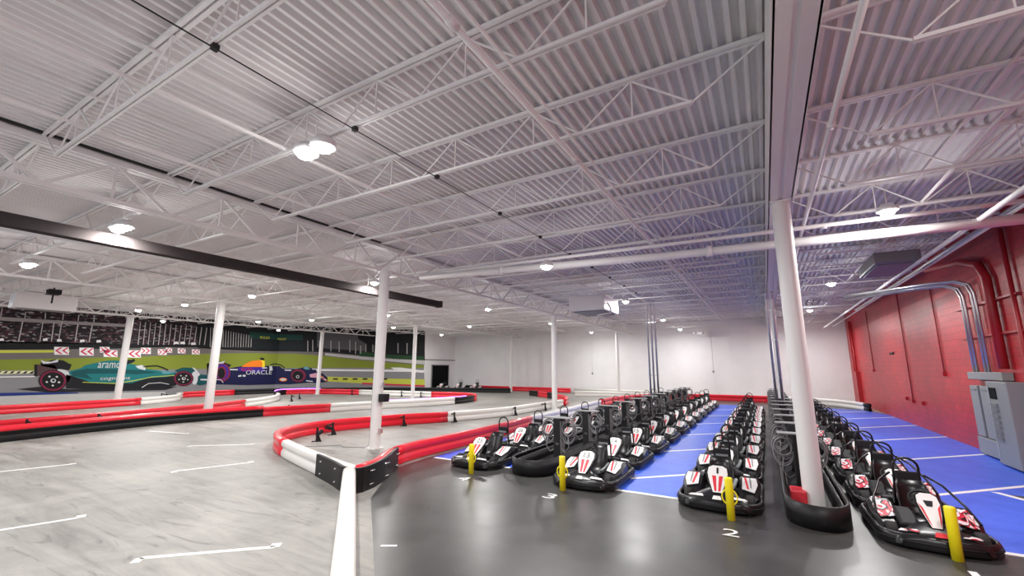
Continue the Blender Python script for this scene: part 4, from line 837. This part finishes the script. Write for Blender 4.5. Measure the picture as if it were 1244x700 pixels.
# hairpin barrier in the centre
hp=smooth_path([(-10.6,24.2,0),(-10.75,22.0,0),(-10.9,18.2,0),(-11.9,15.0,0),(-12.9,13.0,0),(-13.5,11.0,0),(-13.55,9.6,0),(-13.0,8.35,0),(-11.9,7.55,0),(-10.6,7.05,0),(-9.3,6.65,0),(-8.3,6.36,0),(-7.55,6.15,0),(-6.95,6.02,0)],.3)
f1=frac(hp,(-11.9,15.0)); f2=frac(hp,(-10.9,7.15)); f3=frac(hp,(-8.4,6.4))
e,X=barrier('red and white hairpin barrier in the centre with black pointed corner',cut(hp,[(f1,'rail_white','white barrier panel'),(f2,'rail_red','red barrier panel'),(f3,'rail_white','white barrier panel'),(1,'rail_white',None)]))
hp2=smooth_path([(-6.95,6.02,0),(-7.12,6.7,0),(-7.55,7.4,0),(-7.85,8.2,0),(-7.92,9.2,0),(-7.9,10.7,0),(-7.95,13.1,0),(-8.15,15.5,0),(-8.3,20,0),(-8.55,25.0,0)],.3)
g1=frac(hp2,(-7.75,7.8)); g2=frac(hp2,(-8.15,15.4))
for mt,lab,pts in cut(hp2,[(g1,'rail_red',None),(g2,'rail_red','red barrier panel'),(1,'rail_white','white barrier panel')]):
    MB().sweep(pts,PR,xf=X).build('barrier_panel',mt,e)
# black corner skin around the point
cs=[(-8.55,6.42),(-7.6,6.15),(-6.85,5.9)]; 
sk=smooth_path([(-8.5,6.33,0),(-7.6,6.04,0),(-7.0,5.82,0),(-6.72,5.88,0),(-6.72,6.15,0),(-6.95,6.75,0),(-7.35,7.4,0),(-7.62,7.8,0)],.12)
o=MB().sweep(sk,[(-.03,.0),(.03,.0),(.03,.44),(-.03,.44)],xf=X,smooth=False).build('corner_skin','rail_black',e); o['label']='black corner plate'
t=MB()
for (x,y) in ((-8.2,6.22),(-7.4,5.95),(-6.68,6.2),(-6.9,6.8),(-7.4,7.6)):
    for z in (.1,.34): t.cyl((x-.0,y-.05,z),(x+.0,y+.05,z),.014,8,xf=X)
t.build('bolt','chrome',e)
for x,y,a,s in ((-12.9,10.1,PI*.9,True),(-12.2,9.0,PI*.75,True),(-12.45,13.0,PI*.85,False),(-11.5,15.0,PI*.8,False),(-10.6,18.6,PI*.9,False),(-10.4,21.5,PI*.9,False)): bracket(e,X,x,y,a,s)
# white rail running toward the camera
wr=smooth_path([(-6.85,5.80,0),(-5.75,4.87,0),(-4.5,3.82,0),(-3.45,2.93,0),(-2.3,1.95,0),(-.8,.7,0)],.4)
e,X=barrier('white barrier rail running from the black corner toward the camera',[('rail_white',None,wr)],prof=[(o*1.0,z) for o,z in rail_prof(.46,.105)])
# long barrier on the left, closed loop with the far one
lp=smooth_path([(-18.9,.5,0),(-19.6,2.6,0),(-20.15,4.2,0),(-20.75,7.4,0),(-20.75,9.4,0),(-20.3,12.0,0),(-19.5,15.0,0),(-18.8,17.3,0),(-17.8,19.5,0),(-17.1,22.2,0),(-17.2,24.2,0),(-18.0,25.8,0),(-19.8,26.6,0),(-22.6,26.0,0),(-26,25.5,0),(-29.8,25.0,0),(-32.6,24.0,0),(-34.0,22.6,0),(-33.9,21.2,0),(-32.2,19.8,0),(-29.6,18.5,0),(-27.6,16.8,0),(-25.9,14.4,0),(-24.6,11.6,0),(-23.6,8.4,0),(-23.0,4.4,0),(-22.6,.5,0)],.35)
F=lambda p: frac(lp,p)
marks=[(F((-20.3,12.0)),'rail_black','black faced barrier panel'),(F((-19.5,15.1)),'rail_red','red barrier panel'),(F((-17.2,22.3)),'rail_white','white barrier panel'),(F((-17.2,24.4)),'rail_black','black barrier panel'),(F((-22.4,26.05)),'rail_red','red barrier panel'),(F((-29.0,25.1)),'rail_white','white barrier panel'),(F((-33.9,22.0)),'rail_red','red barrier panel'),(F((-30.5,18.9)),'rail_black','black barrier panel'),(F((-25.7,14.0)),'rail_white','white barrier panel'),(1,'rail_red','red barrier panel')]
e,X=barrier('long looping barrier on the left with black, red and white sections',cut(lp,marks))
# red top tube over the black-faced part
tp=[p+Vector((0,0,.37)) for p in cut(lp,[(F((-20.3,12.0)),'x',None)])[0][2]]
o=MB().tube(tp,.122,10,xf=X).build('top_tube','rail_red',e); o['label']='red top tube'
for x,y,a in ((-22.6,5.0,0),(-22.9,7.0,0),(-27.2,17.9,2),(-28.6,19.4,2.4),(-29.4,24.6,1.8),(-24.6,25.3,1.8),(-22.9,25.6,1.7),(-20.5,13.4,0)): bracket(e,X,x,y,a)
o=MB().tube([(p.x,p.y,.43) for p in cut(lp,[(F((-32.6,24.0)),'x',None),(F((-32.2,19.8)),'y',None)])[1][2]],.02,6,xf=X).build('led_strip','violet_led',e); o['label']='glowing violet light strip'
o=MB().tube([(p.x,p.y,.43) for p in cut(lp,[(F((-18.8,17.5)),'x',None),(F((-17.2,23.5)),'y',None)])[1][2]],.02,6,xf=X).build('led_strip','violet_led',e); o['label']='glowing violet light strip'
# barrier in front of the mural
fp=smooth_path([(-30.9,1.0,0),(-31.3,6.0,0),(-31.7,9.0,0),(-32.2,11.6,0),(-33.3,13.6,0),(-34.6,14.6,0),(-36.0,15.1,0),(-36.9,16.0,0),(-37.1,18.0,0),(-36.9,20.5,0),(-36.0,23.0,0),(-33.6,25.9,0),(-31.0,28.2,0),(-28.6,30.0,0),(-25.6,31.9,0),(-22.6,33.4,0),(-20.0,34.2,0)],.35)
F=lambda p: frac(fp,p)
e,X=barrier('low barrier running along the foot of the mural, red then white then black',cut(fp,[(F((-32.2,11.6)),'rail_red','red barrier panel'),(F((-36.6,15.6)),'rail_white','white barrier panel'),(F((-37.05,19.5)),'rail_red','red barrier panel'),(1,'rail_black','black barrier panel')]))
bracket(e,X,-36.2,14.2,1)
# rails by the back wall
barrier('straight red rail along the foot of the white back wall on the left',[('rail_red','red barrier panel',[(-26.5,37.4,0),(-20,37.6,0),(-15.6,37.6,0)]),('rail_black','black barrier end',[(-27.2,37.3,0),(-26.5,37.4,0)])])
barrier('white rail along the foot of the back wall behind the kart rows',[('rail_white',None,[(-15.3,37.7,0),(-11,37.6,0),(-6.0,37.2,0)])])
p6=smooth_path([(-17.0,32.3,0),(-15.4,31.2,0),(-14.0,30.0,0),(-12.6,28.4,0),(-11.4,26.8,0),(-10.8,25.0,0)],.3)
barrier('short curved red and black barrier beyond the column with the red tag',cut(p6,[(.15,'rail_black',None),(.32,'rail_red','red barrier panel'),(.55,'rail_black','black barrier panel'),(1,'rail_red','red barrier panel')]))
p7=smooth_path([(-8.7,25.6,0),(-8.6,28.5,0),(-7.7,32.2,0),(-5.6,34.2,0),(-3.3,34.75,0),(-.05,34.95,0)],.3)
barrier('red rail closing the far end of the kart rows',cut(p7,[(1,'rail_red','red barrier panel')]))
p8=smooth_path([(.35,35.1,0),(2.2,34.6,0),(3.5,33.7,0),(4.3,32.3,0),(4.72,30.6,0)],.3)
e,X=barrier('white curved rail at the far end beside the red wall',cut(p8,[(.93,'rail_white',None),(1,'rail_black','black end cap')]))
p9=[(-13.5,33.5,0),(-11,34.2,0),(-8.4,33.6,0)]
barrier('low white rail in front of the back wall, behind the middle karts',[('rail_white',None,p9)])

# ================================================================ bollards
def bollard(x,y,lab,ring):
    e=empty('yellow_bollard',(x,y,0),0); tag(e,lab,'bollard','yellow bollards')
    MB().lathe([(.001,0.0),(.058,0.0),(.058,.60),(.05,.615),(.001,.618)],20).build('post','bollard_yellow',e)
    if ring:
        MB().tube([(.108*math.cos(a)*1.0,0,.33+.115*math.sin(a)) for a in [2*PI*k/24 for k in range(24)]],.011,6,closed=True).build('cable_ring','bollard_yellow',e)
for x,y,l,rg in ((-5.77,8.18,'yellow bollard before the leftmost kart row, leaning against kart 25',1),(-3.53,8.02,'yellow bollard with ring before the middle kart row',1),(-.65,7.86,'yellow bollard with ring in front of kart number 1',1),(1.83,7.7,'yellow bollard without a ring before the red and white karts',0)): bollard(x,y,l.replace(', leaning against kart 25',''),rg)

# ================================================================ karts
def shell(mb,rows,th,xf=None):
    """rows: grid of points; thickness towards each point's own normal (approx)"""
    R=len(rows); K=len(rows[0]); P=[[Vector(p) for p in r] for r in rows]; Q=[]
    for i in range(R):
        q=[]
        for k in range(K):
            a=P[min(i+1,R-1)][k]-P[max(i-1,0)][k]; b=P[i][min(k+1,K-1)]-P[i][max(k-1,0)]
            n_=a.cross(b).normalized(); q.append(P[i][k]+n_*th)
        Q.append(q)
    vs=[p for r in P for p in r]+[p for r in Q for p in r]; o=R*K; fs=[]
    for i in range(R-1):
        for k in range(K-1):
            a,b,c,d=i*K+k,i*K+k+1,(i+1)*K+k+1,(i+1)*K+k
            fs+=[(a,b,c,d),(o+d,o+c,o+b,o+a)]
    for i in range(R-1):
        fs+=[(i*K,(i+1)*K,o+(i+1)*K,o+i*K),(i*K+K-1,o+i*K+K-1,o+(i+1)*K+K-1,(i+1)*K+K-1)]
    for k in range(K-1):
        fs+=[(k,o+k,o+k+1,k+1),((R-1)*K+k,(R-1)*K+k+1,o+(R-1)*K+k+1,o+(R-1)*K+k)]
    return mb.add(vs,fs,True,xf)
def half(pts): return pts+[(-x,y) for x,y in pts[::-1] if x>1e-6]
def slab(mb,quad,th,xf=None,bev=.006):
    """thin plate from four 3D corners"""
    q=[Vector(p) for p in quad]; n_=(q[1]-q[0]).cross(q[3]-q[0]).normalized()*th; k=len(q)
    mb.add(q+[p+n_ for p in q],[tuple(range(k)),tuple(range(2*k-1,k-1,-1))]+[(i,(i+1)%k,k+(i+1)%k,k+i) for i in range(k)],False,xf)
def plane_text(t,o,ux,uy,w,h,mt,name,parent):
    vs,fs=TV(t); o,ux,uy=Vector(o),Vector(ux).normalized(),Vector(uy).normalized()
    return MB().add([o+ux*(a-.5)*w+uy*(b-.5)*h for a,b in vs],fs).build(name,mt,parent,fix=False)
def wheel(x,y,r,w,parent):
    xf=Matrix.Translation((x,y,r))@Matrix.Rotation(PI/2,4,'Y')
    o=MB().lathe([(r*.5,-w/2),(r*.9,-w/2),(r,-w*.36),(r,w*.36),(r*.9,w/2),(r*.5,w/2)],18,xf=xf).build('wheel','tyre',parent)
    MB().lathe([(r*.5,-w*.46),(r*.5,w*.46)],14,xf=xf).lathe([(.001,-w*.3),(r*.5,-w*.3)],14,xf=xf).lathe([(.001,w*.3),(r*.5,w*.3)],14,xf=xf).build('rim','grey_metal',o)
def make_kart(kind):
    e=empty('go_kart',(0,0,0)); K=e
    Lh=.905 if kind=='A' else .79; s=Lh/.965; Wd=1 if kind=='A' else .94
    S=lambda pts:[(x*Wd,y*s) for x,y in pts]
    out=half(S([(0,-.965),(.2,-.955),(.38,-.92),(.53,-.84),(.62,-.72),(.655,-.55),(.645,-.2),(.65,.2),(.66,.6),(.64,.8),(.56,.92),(.4,.965),(0,.97)]))[:-1]
    # outline runs front -> right -> rear -> left
    pr=[(-.03,.04),(-.005,.03),(.004,.05),(.004,.14),(-.012,.175),(-.035,.185),(-.055,.17),(-.06,.07)]
    MB().sweep([(x,y,0) for x,y in out],pr,closed=True).build('bumper','black_plastic',K)
    MB().sweep([(x*1.005,y*1.003,0) for x,y in out],[(.0,.10),(.010,.10),(.010,.12),(.0,.12)],closed=True).build('bumper_strip','black_matte',K)
    MB().prism(S(half([(0,-.88),(.35,-.84),(.5,-.6),(.56,-.2),(.57,.3),(.58,.8),(.3,.88),(0,.88)])),.05,.075).build('floor_pan','black_matte',K)
    # nose
    secs=[]
    for y,hw,h in ((-.94,.44,.16),(-.90,.5,.21),(-.80,.50,.245),(-.68,.40,.28),(-.55,.30,.31),(-.44,.24,.27)):
        secs.append([(hw*Wd*math.sin(a),y*s,.07+(h-.07)*max(0,math.cos(a))**.55) for a in [(-90+18*k)*PI/180 for k in range(11)]])
    nz=MB().loft(secs).build('nose_fairing','black_plastic' ,K)
    for sx in (-1,1):
        m_=MB(); slab(m_,[(sx*.20,-.885*s,.228),(sx*.44*Wd,-.83*s,.215),(sx*.40*Wd,-.78*s,.228),(sx*.22,-.83*s,.25)],.008)
        m_.build('nose_glint_sticker','sticker_white' if kind=='A' else 'livery',nz)  # kind A: white patch paints a glint on the nose; kind B: livery sticker
    m_=MB(); slab(m_,[(-.07,-.915*s,.20),(.07,-.915*s,.20),(.05,-.86*s,.245),(-.05,-.86*s,.245)],.008); m_.build('nose_badge','sticker_white' if kind=='A' else 'sticker_red',nz)
    for sx in (-1,1):
        MB().tube([(sx*.18,-.7*s,.16),(sx*.42*Wd,-.66*s,.16),(sx*.5*Wd,-.58*s,.14)],.016,8).build('steering_rod','chrome',K)
    # front number panel
    b0,b1=Vector((0,-.70*s,.30)),Vector((0,-.36*s,.60)); up=(b1-b0).normalized(); nn=Vector((0,up.z*-1,up.y)).normalized()
    Lp=(b1-b0).length
    def pp(u,v,d=0): return b0+up*(v*Lp)+Vector((u,0,0))+nn*d
    wq=1 if kind=='A' else .74
    sh=[(-.07,-.12),(.07,-.12),(.13,.35),(.165,.72),(.15,.98),(.08,1.08),(-.08,1.08),(-.15,.98),(-.165,.72),(-.13,.35)]
    sh=[(a_*wq,b_) for a_,b_ in sh]
    m_=MB(); m_.add([pp(u*1.14,v,-.02) for u,v in sh]+[pp(u*1.1,v,.0) for u,v in sh],[tuple(range(10)),tuple(range(19,9,-1))]+[(i,(i+1)%10,10+(i+1)%10,10+i) for i in range(10)]); fp_=m_.build('front_panel','black_plastic',K)
    m_=MB(); m_.add([pp(u*.96,v*.97+.01,.003) for u,v in sh]+[pp(u*.94,v*.97+.01,.009) for u,v in sh],[tuple(range(10)),tuple(range(19,9,-1))]+[(i,(i+1)%10,10+(i+1)%10,10+i) for i in range(10)])
    if kind=='A': m_.build('panel_face','sticker_white',fp_)
    else: m_.build('panel_face','sticker_white',fp_)
    if kind=='A':
        for sx in (-1,1):
            m_=MB(); q=[pp(sx*.012,-.05,.010),pp(sx*.045,-.05,.010),pp(sx*.085,.60,.010),pp(sx*.022,.60,.010)]; slab(m_,q,.003); m_.build('red_stripe','sticker_red',fp_)
    else:
        for sx in (-1,1):
            m_=MB(); slab(m_,[pp(sx*.04,-.08,.010),pp(sx*.065,.1,.010),pp(sx*.112,.7,.010),pp(sx*.075,.55,.010)],.003); m_.build('red_stripe','sticker_red',fp_)
        m_=MB(); slab(m_,[pp(-.03,.60,.010),pp(.03,.60,.010),pp(.05,.80,.010),pp(-.05,.80,.010)],.003); m_.build('dark_badge','sticker_black',fp_)
    # side pods with stickers
    for sx in (-1,1):
        secs=[]
        for y,h,x1 in ((-.44,.10,.50),(-.36,.20,.58),(-.12,.30,.62),(.10,.37,.62),(.26,.39,.62),(.34,.30,.62)):
            x0=.30; secs.append([(sx*x0*Wd,y*s,.06),(sx*x0*Wd,y*s,h*.92),(sx*(x0+.05)*Wd,y*s,h),(sx*(x1-.05)*Wd,y*s,h*.96),(sx*x1*Wd,y*s,h*.8),(sx*x1*Wd,y*s,.06)])
        pd=MB().loft(secs,smooth=False,closed=True).build('side_pod','black_plastic',K)
        f=lambda x,y,z:(sx*x*Wd,y*s,z)
        m_=MB(); slab(m_,[f(.345,-.26,.268),f(.53,-.30,.235),f(.58,-.06,.315),f(.555,.13,.378),f(.345,.10,.380)],.010 if sx>0 else -.010)
        st=m_.build('pod_sticker','sticker_white' if kind=='A' else 'livery',pd)
        if kind=='A':
            m_=MB(); slab(m_,[f(.42,-.24,.278),f(.45,-.245,.272),f(.405,.08,.392),f(.375,.08,.392)],.008 if sx>0 else -.008); m_.build('sticker_slash','sticker_red' ,st)
            m_=MB(); slab(m_,[f(.47,-.20,.286),f(.485,-.20,.284),f(.47,.08,.388),f(.455,.08,.390)],.008 if sx>0 else -.008); m_.build('sticker_slash','grey_metal',st)
    # battery boxes / motor cover
    for sx in (-1,1): MB().bbox(min(sx*.30,sx*.56)*Wd,.36*s,.10,max(sx*.30,sx*.56)*Wd,.52*s,.33,.02).build('battery_box','black_plastic',K)
    MB().bbox(-.34*Wd,.70*s,.10,.34*Wd,.88*s,.34,.03).build('motor_cover','black_matte',K)
    # seat
    rows=[]
    for v,(y,z,hw,dp) in enumerate([(-.10,.13,.17,.02),(.05,.10,.20,.05),(.22,.11,.21,.08),(.34,.20,.21,.12),(.42,.36,.21,.13),(.48,.52,.20,.11),(.53,.64,.16,.05)]):
        t_=min(1,v/3.); r_=[]
        for k in range(9):
            a=(k-4)/4*1.35; sx=math.sin(a)/math.sin(1.35)
            rise=(1-math.cos(a))*1.3
            r_.append((hw*sx*Wd,(y-dp*rise*(t_))*s,z+dp*rise*(1.3-t_)))
        rows.append(r_)
    m_=MB(); shell(m_,rows,-.018); m_.build('seat','black_plastic',K)
    if kind=='A':
        m_=MB(); m_.tube([(.17,-.05*s,.2),(.21,.12*s,.24),(.235,.28*s,.3)],.035,8); m_.build('seat_sheen_bar','grey_metal',K)  # grey tube added in place of the reflection on the seat
    # steering wheel
    xf=Matrix.Translation((0,-.16*s,.50))@Matrix.Rotation(math.radians(50),4,'X')
    sw=MB().tube([(.145*math.cos(2*PI*k/24),.13*math.sin(2*PI*k/24),0) for k in range(24)],.015,7,closed=True,xf=xf).build('steering_wheel','black_matte',K)
    m_=MB(); m_.bbox(-.06,-.05,-.01,.06,.05,.02,.008,xf=xf); m_.tube([(-.14,0,0),(.14,0,0)],.012,6,xf=xf); m_.tube([(0,0,0),(0,-.13,0)],.012,6,xf=xf); m_.build('wheel_hub','black_plastic',sw)
    MB().tube([(0,-.16*s,.49),(0,-.55*s,.16)],.018,8).build('steering_column','chrome' if kind=='A' else 'black_matte',K)
    # wheels
    for sx in (-1,1): wheel(sx*.47*Wd,-.56*s,.125,.12,K); wheel(sx*.47*Wd,.62*s,.135,.18,K)
    # roll hoop and headrest
    hw=.135 if kind=='A' else .15; zt=1.0 if kind=='A' else .95; yh=.74*s if kind=='A' else .62*s
    pts=[(-hw*1.1,yh+.06,.2),(-hw*1.05,yh+.02,.5),(-hw,yh,.70),(-hw,yh,zt-.13)]
    for k in range(1,8):
        a=PI-PI*k/8; pts.append((hw*math.cos(a),yh,zt-.13+.13*math.sin(a)))
    pts+= [(hw,yh,zt-.13),(hw,yh,.70),(hw*1.05,yh+.02,.5),(hw*1.1,yh+.06,.2)]
    MB().tube(pts,.017,8).build('roll_hoop','black_plastic',K)
    hr=MB().bbox(-hw*.98,yh-.05,.60,hw*.98,yh-.0,.76,.02).build('headrest','black_matte',K)
    if kind=='A':
        MB().box(-hw*.8,yh-.055,.62,hw*.8,yh-.05,.66).build('headrest_label','grey_metal',hr)
    for sx in (-1,1):
        MB().tube([(sx*hw,yh,.62),(sx*(hw+.06),yh-.12,.45),(sx*(hw+.10),yh-.3,.34)],.014,6).build('seat_stay','black_plastic',K)
    if kind=='B':
        for sx in (-1,1):
            MB().tube([(sx*.2,yh,.72),(sx*.36,yh-.12,.62),(sx*.5,yh-.4,.42),(sx*.54,yh-.7,.28)],.016,8).build('side_bar','black_plastic',K)
        MB().bbox(-.34,-.36,.30,-.13,.02,.42,.03,xf=Matrix.Rotation(math.radians(22),4,'X')).build('side_cushion','black_matte',K)
        m_=MB(); slab(m_,[(.2,-.46,.33),(.42,-.40,.27),(.48,-.16,.37),(.28,-.20,.41)],.012); m_.build('shoulder_sticker','livery',K)
    return e
ORD=['front','second','third','fourth','fifth','sixth','seventh','eighth','ninth','tenth','eleventh','twelfth','thirteenth','fourteenth','fifteenth','sixteenth','seventeenth']
def place_row(proto,n,x,y0,pitch,lab,grp,nums=None,jit=.02,rz0=0):
    for i in range(n):
        o=copy_tree(proto); o.location=(x+random.uniform(-jit,jit),y0+i*pitch+random.uniform(-.01,.01),0); o.rotation_euler=(0,0,rz0+math.radians(random.uniform(-1,1)))
        tag(o,lab.format(ORD[i]) if i else lab.format('front'),'go-kart',grp)
        if nums is not None:
            sc_=.905/.965; b0,b1=Vector((0,-.70*sc_,.30)),Vector((0,-.36*sc_,.60)); up=(b1-b0).normalized(); nn=Vector((0,-up.z,up.y)).normalized(); Lp=(b1-b0).length
            fpn=[c for c in o.children if c.name.startswith('front_panel')][0]
            plane_text(str(nums+i),b0+up*(Lp*.83)+nn*.014,(1,0,0),up,(.03 if nums+i==1 else .08) if nums+i<10 else (.12 if nums+i<20 else .15),.115,'sticker_black','panel_number',fpn)
            o['label']=o['label'].replace('with white stickers','numbered %d'%(nums+i),1) if nums+i in (1,2,13,14,25,26) else o['label']
KA=make_kart('A'); KB=make_kart('B')
place_row(KA,10,-.86,8.97,1.87,'black kart with white stickers, {} in the row left of the large front column','middle row karts',1)
place_row(KA,11,-3.27,9.05,1.97,'black kart with white stickers, {} in the row right of the middle island','left centre row karts',13)
place_row(KA,11,-6.08,9.35,2.0,'black kart with white stickers, {} in the leftmost kart row','leftmost row karts',25)
place_row(KB,15,1.74,8.55,1.66,'low black kart with red and white graphics, {} in the row nearest the red wall','right row karts',None,.02)
for i,(x,y) in enumerate(((-28.6,35.2),(-26.9,35.7),(-25.2,36.2))):
    o=copy_tree(KA); o.location=(x,y,0); o.rotation_euler=(0,0,math.radians(20)); tag(o,'small distant kart with white headrest beyond the barriers, '+('leftmost','middle','rightmost')[i]+' of three by the doorway','go-kart','distant karts')
for proto in (KA,KB):
    def rm(o):
        for c in list(o.children): rm(c)
        bpy.data.objects.remove(o)
    rm(proto)
# ================================================================ charging islands
def island(x,y0,y1,hw,lab,red=False):
    e=empty('charging_island',(x,y0,0)); tag(e,lab,'charging island')
    pts=[(hw,y1-y0,0),(hw,(y1-y0)*.5,0),(hw,.55,0)]
    for k in range(1,12):
        a=PI*k/12; pts.append((hw*math.cos(a),.55-.55*math.sin(a)**.8,0))
    pts+=[(-hw,.55,0),(-hw,(y1-y0)*.5,0),(-hw,y1-y0,0)]
    MB().sweep(pts,[(-.02,0),(.02,0),(.02,.30),(.035,.31),(.02,.335),(-.02,.335)],smooth=True).build('kerb_wall','rail_black',e)
    MB().sweep([(px*.86,py+ (.05 if py<1 else 0),0) for px,py,_ in pts],[(-.02,.0),(.02,.0),(.02,.26),(-.02,.26)]).build('inner_rail','black_plastic',e)
    MB().prism([(p[0]*.82,p[1]+.05) for p in pts],.0,.05).build('deck','black_matte',e)
    if red: MB().bbox(-.32,1.05,.05,-.08,1.4,.28,.02).build('red_box','sticker_red',e)
    return e
island(-4.65,8.55,31.5,.47,'black charging island between the two left kart rows')
island(.50,8.0,32.5,.40,'black charging island around the large front column',True)
def make_tower():
    e=empty('charging_tower',(0,0,0))
    post=MB().bbox(-.09,-.13,.05,.09,.13,1.06,.01).build('post','black_matte',e)
    MB().box(.09,-.12,.25,.10,.12,1.0).build('side_plate','charge_grey',post)
    MB().box(-.03,-.137,.45,.05,-.13,.5).build('socket_label','chrome',post)
    MB().bbox(-.34,-.13,1.06,.34,.13,1.09,.01).build('top_plate','charge_grey',e)
    for sx in (-1,1):
        t=MB()
        for k in range(4):
            r=.145+.018*(k%3); yy=-.06+k*.03
            t.tube([(sx*.26+r*math.cos(2*PI*j/20),yy,.83-.10*(k%2)+r*(1.1+.45*(k%2))*math.sin(2*PI*j/20)) for j in range(20)],.016,6,closed=True)
        t.tube([(sx*.26,-.06,.66),(sx*.30,-.1,.42),(sx*.2,-.1,.28),(sx*.1,-.06,.35)],.010,6)
        t.build('cable_coil','cable',e)
        MB().cyl((sx*.26,-.09,.94),(sx*.26,.09,.94),.03,10).build('coil_hook','black_matte',e)
    return e
tw=make_tower()
k=0
for x,y0,n,p,nm in ((-4.52,10.1,11,1.95,'middle'),(.42,10.1,12,1.87,'right-hand')):
    for i in range(n):
        o=copy_tree(tw) if k else tw; k+=1
        o.location=(x,y0+i*p,0); tag(o,'grey and black charging post with coiled cables, %s on the %s island'%(ORD[i],nm),'charging post','charging posts on the %s island'%nm)
# ================================================================ world
w=bpy.data.worlds.new('world'); SC.world=w; w.use_nodes=True
w.node_tree.nodes['Background'].inputs['Color'].default_value=(.85,.87,1,1); w.node_tree.nodes['Background'].inputs['Strength'].default_value=0.8
